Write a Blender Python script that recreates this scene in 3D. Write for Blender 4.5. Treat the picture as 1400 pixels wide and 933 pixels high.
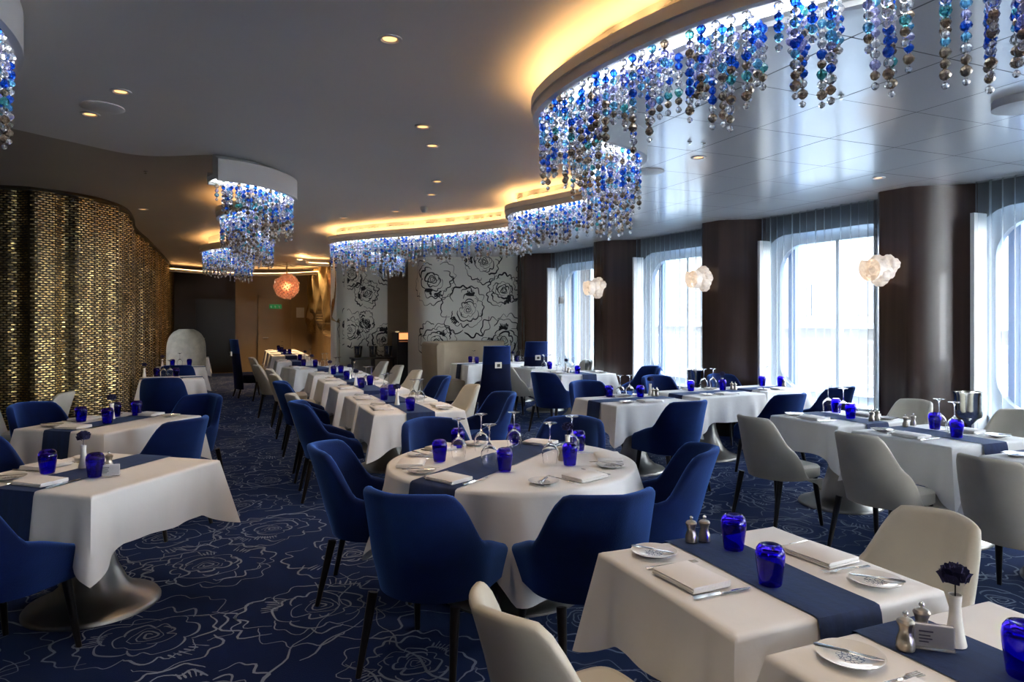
import bpy, bmesh, math, random
from mathutils import Vector, Matrix
random.seed(7)
PI = math.pi
for o in list(bpy.data.objects): bpy.data.objects.remove(o)
SC = bpy.context.scene
COL = SC.collection
# ---------------------------------------------------------------- camera
YAW = math.radians(22.7); CY, SY = math.cos(YAW), math.sin(YAW)
EYE, F, HX, HY = 1.6, 933.0, 700.0, 438.0
cam = bpy.data.cameras.new('camera'); co = bpy.data.objects.new('camera', cam); COL.objects.link(co)
cam.sensor_fit = 'HORIZONTAL'; cam.sensor_width = 36; cam.lens = 36*F/1400
cam.shift_y = -28.5/1400; cam.clip_start = .05; cam.clip_end = 300
co.location = (0, 0, EYE); co.rotation_euler = (PI/2, 0, -YAW)
SC.camera = co
# ---------------------------------------------------------------- world + exposure
w = bpy.data.worlds.new('world'); SC.world = w; w.use_nodes = True
wn = w.node_tree; bg = wn.nodes['Background']
tcw = wn.nodes.new('ShaderNodeTexCoord'); sp = wn.nodes.new('ShaderNodeSeparateXYZ'); rp = wn.nodes.new('ShaderNodeValToRGB')
wn.links.new(tcw.outputs['Generated'], sp.inputs[0]); wn.links.new(sp.outputs['Z'], rp.inputs[0]); wn.links.new(rp.outputs[0], bg.inputs[0])
rp.color_ramp.elements[0].position = 0; rp.color_ramp.elements[0].color = (.98, .985, 1, 1)
rp.color_ramp.elements[1].position = .9; rp.color_ramp.elements[1].color = (.74, .85, 1, 1)
bg.inputs[1].default_value = 7.2
sun = bpy.data.lights.new('sun', 'SUN'); sun.energy = 2.5; sun.angle = .02; sun.color = (1, .95, .88)
so = bpy.data.objects.new('sun', sun); COL.objects.link(so); so.rotation_euler = (math.radians(35), math.radians(-28), 0)
vs = SC.view_settings; vs.view_transform = 'Standard'; vs.look = 'None'; vs.exposure = 2.15; vs.gamma = 1; vs.use_curve_mapping = False
Z_PANEL, Z_GREY, Z_TAUPE, Z_RIB = 2.98, 3.04, 3.07, 2.80

def ray(px, py, Zc):
    x = (px-HX)/F*Zc; return Vector((x*CY+Zc*SY, -x*SY+Zc*CY, EYE-(py-HY)/F*Zc))
def at(px, py, z):
    return ray(px, py, (EYE-z)*F/(py-HY))
def topx(p):
    Z = p[0]*SY+p[1]*CY; return HX+F*(p[0]*CY-p[1]*SY)/Z
# ---------------------------------------------------------------- materials
def nodes(m): return m.node_tree.nodes, m.node_tree.links
def mat(name, col, rough=.5, metal=0, trans=0, emit=None, es=0, sheen=0, coat=0, ior=1.45, spec=.5, sheen_tint=None):
    m = bpy.data.materials.new(name); m.use_nodes = True; b = m.node_tree.nodes['Principled BSDF']
    b.inputs['Base Color'].default_value = (*col, 1); b.inputs['Roughness'].default_value = rough
    b.inputs['Metallic'].default_value = metal; b.inputs['Transmission Weight'].default_value = trans
    b.inputs['IOR'].default_value = ior; b.inputs['Coat Weight'].default_value = coat
    b.inputs['Sheen Weight'].default_value = sheen; b.inputs['Specular IOR Level'].default_value = spec
    if sheen_tint: b.inputs['Sheen Tint'].default_value = (*sheen_tint, 1)
    if emit: b.inputs['Emission Color'].default_value = (*emit, 1); b.inputs['Emission Strength'].default_value = es
    return m
def varied(m, scale=(5, 5, 5), lo=.85, hi=1.15, bump=0, bscale=None, detail=4, coord='Object'):
    n, l = nodes(m); b = n['Principled BSDF']; c = b.inputs['Base Color'].default_value[:]
    t = n.new('ShaderNodeTexCoord'); mp = n.new('ShaderNodeMapping'); mp.inputs['Scale'].default_value = scale
    no = n.new('ShaderNodeTexNoise'); no.inputs['Scale'].default_value = 1; no.inputs['Detail'].default_value = detail
    l.new(t.outputs[coord], mp.inputs[0]); l.new(mp.outputs[0], no.inputs['Vector'])
    r = n.new('ShaderNodeMapRange'); r.inputs[1].default_value = .3; r.inputs[2].default_value = .7; r.inputs[3].default_value = lo; r.inputs[4].default_value = hi
    l.new(no.outputs['Fac'], r.inputs[0])
    v = n.new('ShaderNodeVectorMath'); v.operation = 'SCALE'; v.inputs[0].default_value = c[:3]; l.new(r.outputs[0], v.inputs['Scale'])
    l.new(v.outputs[0], b.inputs['Base Color'])
    if bump:
        n2 = n.new('ShaderNodeTexNoise'); n2.inputs['Scale'].default_value = bscale or 60; n2.inputs['Detail'].default_value = 3
        l.new(t.outputs[coord], n2.inputs['Vector'])
        bp = n.new('ShaderNodeBump'); bp.inputs['Strength'].default_value = bump; bp.inputs['Distance'].default_value = .004
        l.new(n2.outputs['Fac'], bp.inputs['Height']); l.new(bp.outputs[0], b.inputs['Normal'])
    return m
def mth(n, l, op, a, b=None, c=None):
    x = n.new('ShaderNodeMath'); x.operation = op
    for i, v in enumerate((a, b, c)):
        if v is None: continue
        if isinstance(v, (int, float)): x.inputs[i].default_value = v
        else: l.new(v, x.inputs[i])
    return x.outputs[0]
M = {}
M['velvet'] = varied(mat('blue_velvet', (.0014, .0056, .046), .8, sheen=.85, sheen_tint=(.14, .34, 1), spec=.12), (5, 5, 7), .7, 1.35, .25, 140)
M['navy'] = varied(mat('navy_velvet', (.0012, .0042, .026), .8, sheen=.15, sheen_tint=(.2, .35, 1), spec=.2), (6, 6, 6), .8, 1.2)
M['leather'] = varied(mat('cream_leather', (.50, .465, .38), .48, spec=.45), (7, 7, 7), .93, 1.05, .12, 90)
M['seat'] = varied(mat('seat_leather', (.55, .52, .44), .5), (6, 6, 6), .95, 1.04)
M['leg'] = mat('dark_wood_leg', (.010, .008, .007), .35)
M['cloth'] = varied(mat('white_linen', (.80, .79, .77), .85, sheen=.15), (3, 3, 3), .95, 1.03, .18, 30)
M['napkin'] = mat('napkin_linen', (.82, .80, .78), .85)
M['runner'] = varied(mat('blue_runner_fabric', (.0038, .015, .072), .8, sheen=.12, sheen_tint=(.3, .55, 1)), (26, 3, 3), .75, 1.3, .3, 45)
M['silver'] = varied(mat('brushed_pewter', (.42, .40, .36), .38, 1), (4, 4, 4), .85, 1.1)
M['steel'] = mat('polished_steel', (.75, .73, .69), .16, 1)
M['pewter'] = mat('mill_metal', (.46, .41, .34), .36, 1)
M['china'] = mat('white_china', (.80, .78, .73), .12, coat=.5)
M['vase'] = mat('white_ceramic', (.80, .77, .70), .25)
M['flower'] = mat('navy_fabric_petals', (.006, .007, .045), .8, sheen=.3, sheen_tint=(.3, .3, 1))
M['cobalt'] = mat('cobalt_glass', (.035, .010, .66), .03, trans=1, ior=1.35)
M['clear'] = mat('clear_glass', (1, 1, 1), .0, trans=1, ior=1.28)
M['acrylic'] = mat('clear_acrylic', (.95, .97, 1), .05, trans=.85, ior=1.3)
M['card'] = mat('printed_card', (.72, .74, .78), .6)
M['ink'] = mat('grey_ink', (.10, .10, .16), .6)
M['greyceil'] = varied(mat('painted_ceiling', (.80, .79, .76), .5), (.6, .6, .6), .97, 1.03)
M['taupe'] = varied(mat('taupe_ceiling', (.45, .40, .34), .5), (.6, .6, .6), .96, 1.04)
M['panel'] = varied(mat('satin_metal_panel', (.74, .74, .73), .21, metal=.12, coat=.2), (.5, .5, .5), .97, 1.03)
M['joint'] = mat('dark_joint', (.10, .10, .10), .6)
M['fascia'] = mat('fascia_paint', (.72, .72, .70), .45)
M['cove'] = mat('warm_cove_light', (1, .7, .4), .5, emit=(1, .55, .21), es=3.6)
M['led'] = mat('cool_led_strip', (1, 1, 1), .5, emit=(.92, .96, 1), es=2.4)
M['lamp'] = mat('warm_lamp', (1, .8, .6), .5, emit=(1, .50, .17), es=.55)
M['wood'] = varied(mat('dark_brown_veneer', (.050, .027, .020), .26, coat=.25), (14, 14, .35), .72, 1.35, detail=6)
M['frame'] = mat('pale_window_frame', (.62, .68, .74), .3, metal=.3)
M['bluefilm'] = mat('blue_hull_paint', (.10, .26, .62), .4)
M['winwall'] = mat('window_wall_paint', (.10, .105, .11), .5)
M['glass'] = mat('window_glass', (.93, .97, 1), .0, trans=1, ior=1.02, spec=.3)
M['gold'] = varied(mat('gold_mesh_scales', (.90, .76, .47), .24, 1), (3, 3, 1), .75, 1.2)
M['goldback'] = mat('dark_bronze_backing', (.045, .032, .014), .5, .3)
M['brownwall'] = mat('dark_brown_wall', (.022, .014, .011), .5)
M['black'] = mat('near_black_paint', (.006, .005, .005), .35)
M['beige'] = varied(mat('beige_wall_panel', (.33, .25, .16), .5), (1, 1, 1), .93, 1.05)
M['bronze'] = varied(mat('champagne_metal_leaf', (.72, .52, .26), .27, .85), (2, 2, .4), .85, 1.1)
M['green'] = mat('green_sign', (.02, .25, .07), .5, emit=(.02, .35, .10), es=.06)
M['white'] = mat('white_print', (.75, .78, .75), .6)
M['tan'] = varied(mat('tan_banquette_leather', (.33, .255, .165), .55), (4, 4, 4), .9, 1.08)
M['copper'] = mat('copper_glass_petal', (.85, .50, .34), .15, .35, trans=.35, emit=(1, .48, .24), es=.03)
M['quay'] = mat('pale_quay', (.12, .135, .15), .7)
M['facade'] = varied(mat('cream_terminal_wall', (.105, .098, .09), .7), (.2, .2, .2), .9, 1.08)
M['farwin'] = mat('grey_far_window', (.03, .042, .055), .2)
M['rail'] = mat('white_railing', (.22, .225, .23), .4)
M['deck'] = mat('outer_deck', (.12, .16, .2), .6)
M['water'] = varied(mat('harbour_water', (.10, .26, .36), .15), (.3, 2.5, 1), .5, 1.7)
M['oval'] = varied(mat('embossed_white_upholstery', (.62, .60, .52), .6), (9, 9, 9), .8, 1.08, .5, 12)
M['carpet'] = varied(mat('navy_carpet', (.0025, .0072, .050), .95, sheen=.15, sheen_tint=(.3, .5, 1), spec=.1), (1.3, 1.3, 1), .8, 1.2, .4, 160)
M['carpetline'] = varied(mat('silver_blue_carpet_yarn', (.20, .245, .34), .9), (2, 2, 2), .6, 1.25)
M['paper'] = mat('cream_wallpaper', (.80, .78, .70), .6)
M['papink'] = mat('black_printed_line', (.014, .013, .014), .6)
# lit rose glass sconce with lace texture
def lace(name, es, c1, c2, sc):
    m = mat(name, (.8, .75, .7), .3); n, l = nodes(m); b = n['Principled BSDF']
    t = n.new('ShaderNodeTexCoord'); no = n.new('ShaderNodeTexNoise'); no.inputs['Scale'].default_value = sc; no.inputs['Detail'].default_value = 5
    l.new(t.outputs['Object'], no.inputs['Vector']); r = n.new('ShaderNodeValToRGB'); r.color_ramp.elements[0].position = .42; r.color_ramp.elements[1].position = .6
    r.color_ramp.elements[0].color = (*c1, 1); r.color_ramp.elements[1].color = (*c2, 1)
    l.new(no.outputs['Fac'], r.inputs[0]); l.new(r.outputs[0], b.inputs['Emission Color']); b.inputs['Emission Strength'].default_value = es
    return m
M['lace'] = lace('lit_lace_glass', .14, (.30, .19, .12), (1, .84, .64), 38)
# sheer curtain
m = bpy.data.materials.new('sheer_curtain'); m.use_nodes = True; n, l = nodes(m); n.remove(n['Principled BSDF']); out = n['Material Output']
tr = n.new('ShaderNodeBsdfTransparent'); tr.inputs[0].default_value = (.93, .96, .98, 1)
tl = n.new('ShaderNodeBsdfTranslucent'); tl.inputs[0].default_value = (.38, .42, .45, 1)
df = n.new('ShaderNodeBsdfDiffuse'); df.inputs[0].default_value = (.12, .135, .145, 1)
a = n.new('ShaderNodeMixShader'); a.inputs[0].default_value = .5; l.new(tl.outputs[0], a.inputs[1]); l.new(df.outputs[0], a.inputs[2])
lw_ = n.new('ShaderNodeLayerWeight'); lw_.inputs['Blend'].default_value = .35
mr = n.new('ShaderNodeMapRange'); mr.inputs[3].default_value = .36; mr.inputs[4].default_value = .85; l.new(lw_.outputs['Facing'], mr.inputs[0])
b2 = n.new('ShaderNodeMixShader'); l.new(mr.outputs[0], b2.inputs[0]); l.new(tr.outputs[0], b2.inputs[1]); l.new(a.outputs[0], b2.inputs[2]); l.new(b2.outputs[0], out.inputs[0])
M['sheer'] = m
# printed rose on plates
def plate_print():
    m = mat('china_with_grey_rose_print', (.8, .78, .73), .12, coat=.5); n, l = nodes(m); b = n['Principled BSDF']
    t = n.new('ShaderNodeTexCoord'); ln = n.new('ShaderNodeVectorMath'); ln.operation = 'LENGTH'; l.new(t.outputs['Object'], ln.inputs[0])
    no = n.new('ShaderNodeTexVoronoi'); no.feature = 'DISTANCE_TO_EDGE'; no.inputs['Scale'].default_value = 95; l.new(t.outputs['Object'], no.inputs['Vector'])
    a = mth(n, l, 'LESS_THAN', no.outputs['Distance'], .09); c = mth(n, l, 'LESS_THAN', ln.outputs['Value'], .034)
    mx = n.new('ShaderNodeMix'); mx.data_type = 'RGBA'; l.new(mth(n, l, 'MULTIPLY', a, c), mx.inputs['Factor']); mx.inputs[6].default_value = (.8, .78, .73, 1); mx.inputs[7].default_value = (.13, .15, .22, 1)
    l.new(mx.outputs[2], b.inputs['Base Color']); return m
M['plate'] = plate_print()
BEAD = [mat('bead_cobalt', (.02, .16, .90), .06, trans=.75), mat('bead_sky', (.22, .68, 1), .06, trans=.8), mat('bead_clear', (.92, .93, .95), .04, trans=.85),
        mat('bead_lilac', (.62, .62, 1), .06, trans=.8), mat('bead_smoke', (.50, .38, .26), .10, metal=.15, trans=.6), mat('bead_teal', (.15, .70, .70), .06, trans=.8), M['steel']]

# ---------------------------------------------------------------- mesh helpers
class MB:
    def __init__(s): s.v = []; s.f = []; s.m = []
    def add(s, v, f, mi=0):
        o = len(s.v); s.v += [tuple(p) for p in v]; s.f += [[i+o for i in q] for q in f]; s.m += [mi]*len(f); return s
    def box(s, x0, x1, y0, y1, z0, z1, mi=0, T=None):
        v = [Vector((x, y, z)) for z in (z0, z1) for y in (y0, y1) for x in (x0, x1)]
        if T: v = [T @ p for p in v]
        return s.add(v, [(0, 2, 3, 1), (4, 5, 7, 6), (0, 1, 5, 4), (2, 6, 7, 3), (0, 4, 6, 2), (1, 3, 7, 5)], mi)
    def lathe(s, prof, n=24, cx=0, cy=0, mi=0, T=None, caps=True, tw=0):
        v = []
        for r, z in prof:
            for k in range(n):
                a = 2*PI*k/n+tw; p = Vector((cx+r*math.cos(a), cy+r*math.sin(a), z)); v.append(T @ p if T else p)
        f = [(i*n+k, i*n+(k+1) % n, (i+1)*n+(k+1) % n, (i+1)*n+k) for i in range(len(prof)-1) for k in range(n)]
        if caps: f += [tuple(range(n))[::-1], tuple(range((len(prof)-1)*n, len(prof)*n))]
        return s.add(v, f, mi)
    def bar(s, p, q, r0, r1, n=8, mi=0):
        p, q = Vector(p), Vector(q); d = (q-p); L = d.length; T = Matrix.Translation(p) @ d.to_track_quat('Z', 'Y').to_matrix().to_4x4()
        return s.lathe([(r0, 0), (r1, L)], n, mi=mi, T=T)
    def grid(s, P, mi=0, closed_u=False, flip=False):
        nu, nv = len(P), len(P[0]); v = [p for row in P for p in row]; f = []
        for i in range(nu if closed_u else nu-1):
            for j in range(nv-1):
                a, b, c, d = i*nv+j, ((i+1) % nu)*nv+j, ((i+1) % nu)*nv+j+1, i*nv+j+1
                f.append((a, d, c, b) if flip else (a, b, c, d))
        return s.add(v, f, mi)
    def mesh(s, name, mats, smooth=True, angle=40):
        me = bpy.data.meshes.new(name); me.from_pydata(s.v, [], s.f)
        for x in (mats if isinstance(mats, (list, tuple)) else [mats]): me.materials.append(x)
        me.polygons.foreach_set('material_index', s.m)
        if smooth:
            me.polygons.foreach_set('use_smooth', [True]*len(s.f))
            try: me.set_sharp_from_angle(angle=math.radians(angle))
            except Exception: pass
        me.update(); return me
def link(name, me, parent=None, loc=None, rz=None):
    o = bpy.data.objects.new(name, me); COL.objects.link(o)
    if parent: o.parent = parent
    if loc is not None: o.location = loc
    if rz is not None: o.rotation_euler.z = rz
    return o
def tag(o, label, cat, group=None, kind=None):
    if label: o['label'] = label
    if cat: o['category'] = cat
    if group: o['group'] = group
    if kind: o['kind'] = kind
    return o
def struct(name, mb, m, smooth=False, parent=None, angle=40):
    o = link(name, mb.mesh(name, m, smooth, angle), parent)
    if not parent: o['kind'] = 'structure'
    return o
PROTO = {}
def put(kind, loc, rz, label, cat, group=None, scale=None):
    """one thing: a mesh, or an Empty with its parts; meshes are shared between copies"""
    name, parts = PROTO[kind]
    if len(parts) == 1 and not parts[0][0]:
        o = link(name, parts[0][1], None, loc, rz)
    else:
        o = link(name, None, None, loc, rz)
        for p in parts:
            c = link(p[0], p[1], o)
            if len(p) > 2 and p[2]: c['label'] = p[2]
    if scale: o.scale = scale
    return tag(o, label, cat, group)
def catmull(pts, step=.06):
    P = [Vector((*p, 0)) if len(p) == 2 else Vector(p) for p in pts]; P = [P[0]*2-P[1]]+P+[P[-1]*2-P[-2]]; out = []
    for i in range(1, len(P)-2):
        a, b, c, d = P[i-1:i+3]; n = max(2, int((c-b).length/step))
        for k in range(n):
            t = k/n; out.append(.5*((2*b)+(c-a)*t+(2*a-5*b+4*c-d)*t*t+(3*b-a-3*c+d)*t**3))
    out.append(P[-2]); return out
def lefts(P):
    N = []
    for i in range(len(P)):
        t = (P[min(i+1, len(P)-1)]-P[max(i-1, 0)]).normalized(); N.append(Vector((-t.y, t.x, 0)))
    return N
def sweep(mb, P, prof, mi=0, closed=True, caps=True, flip=False):
    N = lefts(P); rows = []
    for p, nn in zip(P, N): rows.append([Vector((p.x+nn.x*o, p.y+nn.y*o, z)) for o, z in prof]+([Vector((p.x+nn.x*prof[0][0], p.y+nn.y*prof[0][0], prof[0][1]))] if closed else []))
    mb.grid(rows, mi, flip=flip)
    if closed and caps: mb.add(rows[0][:-1], [tuple(range(len(prof)))]); mb.add(rows[-1][:-1], [tuple(range(len(prof)))[::-1]])
    return mb
def inside(x, y, poly):
    c = False; j = len(poly)-1
    for i in range(len(poly)):
        xi, yi = poly[i]; xj, yj = poly[j]
        if (yi > y) != (yj > y) and x < (xj-xi)*(y-yi)/(yj-yi)+xi: c = not c
        j = i
    return c

# hand drawn roses: flat printed strokes, mapped onto the carpet or the curved wallpaper
def stroke(mb, pts, w_, rnd, fmap, taper=True):
    n = len(pts); rows = []; ph = rnd.uniform(0, 6); f1 = rnd.uniform(3, 6)
    for i, p in enumerate(pts):
        a, b = pts[max(0, i-1)], pts[min(n-1, i+1)]; dx, dy = b[0]-a[0], b[1]-a[1]; L = math.hypot(dx, dy) or 1; t = i/(n-1)
        k = w_*(.55+.45*math.sin(t*f1+ph))*(min(1, 8*t+.25)*min(1, 8*(1-t)+.25) if taper else 1)+w_*.35
        rows.append([fmap(p[0]-dy/L*k, p[1]+dx/L*k), fmap(p[0]+dy/L*k, p[1]-dx/L*k)])
    mb.grid(rows, flip=True)
def rose(mb, cx, cy, R, rnd, fmap, w_, bold=0):
    rot = rnd.uniform(0, 6.28)
    def wob(pts, amp):
        a1, a2, a3, a4 = [rnd.uniform(0, 6.28) for _ in range(4)]
        return [(x+amp*(math.sin(x*9/R+y*5/R+a1)+.6*math.sin(x*19/R-y*13/R+a2)), y+amp*(math.sin(y*8/R-x*6/R+a3)+.6*math.sin(y*21/R+x*11/R+a4))) for x, y in pts]
    P = []
    for i in range(40):  # spiral heart
        t = i/39; a = rot+t*2.6*2*PI; r = R*(.03+.17*t)*(1+.16*math.cos(3*a+t*2)); P.append((cx+r*math.cos(a), cy+r*math.sin(a)))
    stroke(mb, wob(P, R*.012), w_*.9, rnd, fmap)
    for lay, (rr, k) in enumerate([(.30, 3), (.47, 4), (.70, 5), (.95, 6)]):
        for q in range(k):
            if rnd.random() < (.08 if lay < 2 else .16): continue
            a0 = rot+lay*.7+q*2*PI/k+rnd.uniform(-.15, .15); sp_ = 2*PI/k*rnd.uniform(1.0, 1.35); rp = rr*rnd.uniform(.88, 1.12); P = []; notch = rnd.uniform(.3, .7); nd = rnd.uniform(.04, .12)
            for i in range(26):
                t = i/25; r = R*(rp*(.80+.26*math.sin(PI*t)**.55)-nd*math.exp(-((t-notch)/.07)**2)+(.05*rp*math.sin(t*23+q) if lay > 1 else 0)); a = a0+sp_*t; P.append((cx+r*math.cos(a), cy+r*math.sin(a)))
            stroke(mb, wob(P, R*.018), w_*(1.0+.5*bold*(rnd.random() < .35)), rnd, fmap)
    for _ in range(2):  # shading tufts
        a0 = rnd.uniform(0, 6.28); r0 = R*rnd.choice([.45, .62]); nb = rnd.randint(5, 8)
        for i in range(nb):
            a = a0+i*.09; l_ = R*rnd.uniform(.10, .22); P = [(cx+(r0+l_*t/5)*math.cos(a+.05*t/5), cy+(r0+l_*t/5)*math.sin(a+.05*t/5)) for t in range(6)]
            stroke(mb, P, w_*(1.6 if bold else .9), rnd, fmap)
        if bold:
            P = [(cx+r0*(1+.03*math.sin(t))*math.cos(a0+t*.09), cy+r0*math.sin(a0+t*.09)) for t in range(nb+2)]; stroke(mb, P, w_*3.2, rnd, fmap)

# ================================================================ STRUCTURE
floor = struct('floor', MB().box(-9, 7.6, -7, 26, -.1, 0), M['carpet'])
mb = MB(); rc_ = random.Random(11); fm = lambda x, y: Vector((x, y, .0012))
gx = 0
for ix in range(-4, 9):
    for iy in range(0, 27):
        x, y = ix*.90+(iy % 2)*.45+rc_.uniform(-.14, .14), iy*.80+rc_.uniform(-.12, .12)
        if (x*CY-y*SY)/max(.1, x*SY+y*CY) < -.9 or y < -.5 or x > 7: continue
        rose(mb, x, y, rc_.uniform(.36, .52), rc_, fm, .0052)
        if rc_.random() < .8:   # long loose lines between the flowers
            a = rc_.uniform(0, 6.28); P = [(x, y)]; P = []
            qx, qy = x+.45*math.cos(a), y+.45*math.sin(a)
            for i in range(30):
                a += .28*math.sin(i*.9+x*3)+rc_.uniform(-.16, .16); qx += .045*math.cos(a); qy += .045*math.sin(a); P.append((qx, qy))
            stroke(mb, P, .0052, rc_, fm)
pr_ = link('woven_rose_line', mb.mesh('woven_rose_line', M['carpetline'], False), floor); pr_['kind'] = 'stuff'
K = (EYE-Z_RIB)/(EYE-2.88)
RP = [(4.6, -1.2), (3.3, .6), (2.62, 1.45), (2.27, 1.95), (2.02, 2.40), (1.88, 2.97), (1.86, 3.55), (1.98, 3.98), (2.36, 4.32), (2.86, 4.55), (3.04, 4.9), (2.98, 5.25), (3.2, 5.5),
      (3.58, 5.75), (3.66, 6.2), (3.45, 7.0), (3.28, 7.6), (3.5, 8.1), (3.72, 8.5), (3.5, 9.1), (2.95, 9.95), (2.2, 10.85), (1.76, 11.6), (1.82, 12.2), (2.3, 12.9), (2.9, 13.3), (3.4, 14.2)]
RP = [(x*K, y*K) for x, y in RP]
RIB = catmull(RP)
LP = [(-.12, 6.92), (.2, 7.05), (.48, 7.4), (.54, 7.8), (.3, 8.5), (.04, 9.2), (.12, 9.9), (.48, 10.9), (.58, 11.6), (.3, 12.7), (-.28, 14.0), (-.2, 15.0), (.4, 16.2), (.36, 17.0)]
LP = [(x*K, y*K) for x, y in LP]; LIB = catmull(LP)
NP = [(-2.0, 1.8), (-1.25, 2.5), (-1.0, 3.1), (-.99, 3.7), (-1.25, 4.2), (-1.9, 4.6)]; NIB = catmull(NP)
SLAB = catmull([(-8, 4.8), (-4.2, 5.2), (-2.6, 5.55), (-1.61, 6.1), (-1.2, 6.42), (-.7, 6.75), (-.12, 6.92*K)])
# ceilings: grey field, taupe field on the left, satin panels on the right
polyL = [(p.x, p.y) for p in SLAB]+[(p.x, p.y) for p in LIB]+[(.4, 23.5), (-10, 23.5), (-10, 4.8)]
polyR = [(p.x, p.y) for p in RIB]+[(2.45, 15), (2.45, 18), (9, 18), (9, -7), (5.5, -7)]
ceiling = struct('ceiling', MB().box(-9, 8, -7, 26, Z_TAUPE+.06, Z_TAUPE+.3), M['joint'])
def cells(mb, x0, x1, y0, y1, z, poly, want, step):
    nx = max(1, round((x1-x0)/step)); ny = max(1, round((y1-y0)/step)); P = [[(x0+(x1-x0)*i/nx, y0+(y1-y0)*j/ny, z) for j in range(ny+1)] for i in range(nx+1)]
    idx = lambda i, j: i*(ny+1)+j; f = []
    for i in range(nx):
        for j in range(ny):
            if inside(x0+(x1-x0)*(i+.5)/nx, y0+(y1-y0)*(j+.5)/ny, poly) == want: f.append((idx(i, j), idx(i, j+1), idx(i+1, j+1), idx(i+1, j)))
    if f: mb.add([p for r in P for p in r], f)
    return len(f)
# taupe field runs over everything on the left, the grey field hangs a little under it
struct('ceiling_taupe', MB().box(-9, 4, 4, 26, Z_TAUPE, Z_TAUPE+.05), M['taupe'], parent=ceiling)
g = MB()
ga = [(p.x, p.y) for p in SLAB]+[(p.x, p.y) for p in LIB]+[(.4, 17.2), (.55, 18.2), (1.5, 18.6), (2.6, 18.2), (3, 17), (3.4, 14)]
gb = ga+[(4.2, 14), (8, 14), (8, -7), (-9, -7), (-9, 4.8), (-8, 4.8)]
bm = bmesh.new(); vs_ = [bm.verts.new((x, y, Z_GREY)) for x, y in gb]; f = bm.faces.new(vs_); bmesh.ops.triangulate(bm, faces=[f])
ex = bmesh.ops.extrude_face_region(bm, geom=bm.faces[:]); bmesh.ops.translate(bm, verts=[v for v in ex['geom'] if isinstance(v, bmesh.types.BMVert)], vec=(0, 0, .028))
bmesh.ops.recalc_face_normals(bm, faces=bm.faces[:]); me = bpy.data.meshes.new('ceiling_field'); bm.to_mesh(me); me.materials.append(M['greyceil']); link('ceiling_field', me, ceiling)
# satin square panels
XS = [1.4+.705*i for i in range(9)]; YS = [-6.8+.71*i for i in range(35)]
for i in range(len(XS)):
    for j in range(len(YS)-1):
        x0, x1 = XS[i]+.005, XS[i]+.700; y0, y1 = YS[j]+.004, YS[j+1]-.004
        mb = MB()
        if cells(mb, x0, x1, y0, y1, Z_PANEL+random.uniform(-.0006, .0006), polyR, True, .07):
            link('ceiling_panel', mb.mesh('ceiling_panel', M['panel'], False), ceiling)
mb = MB(); cells(mb, 1.3, 7.8, -7, 17.4, Z_PANEL+.012, polyR, True, .07); struct('ceiling_backing', mb, M['joint'], parent=ceiling)

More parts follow.
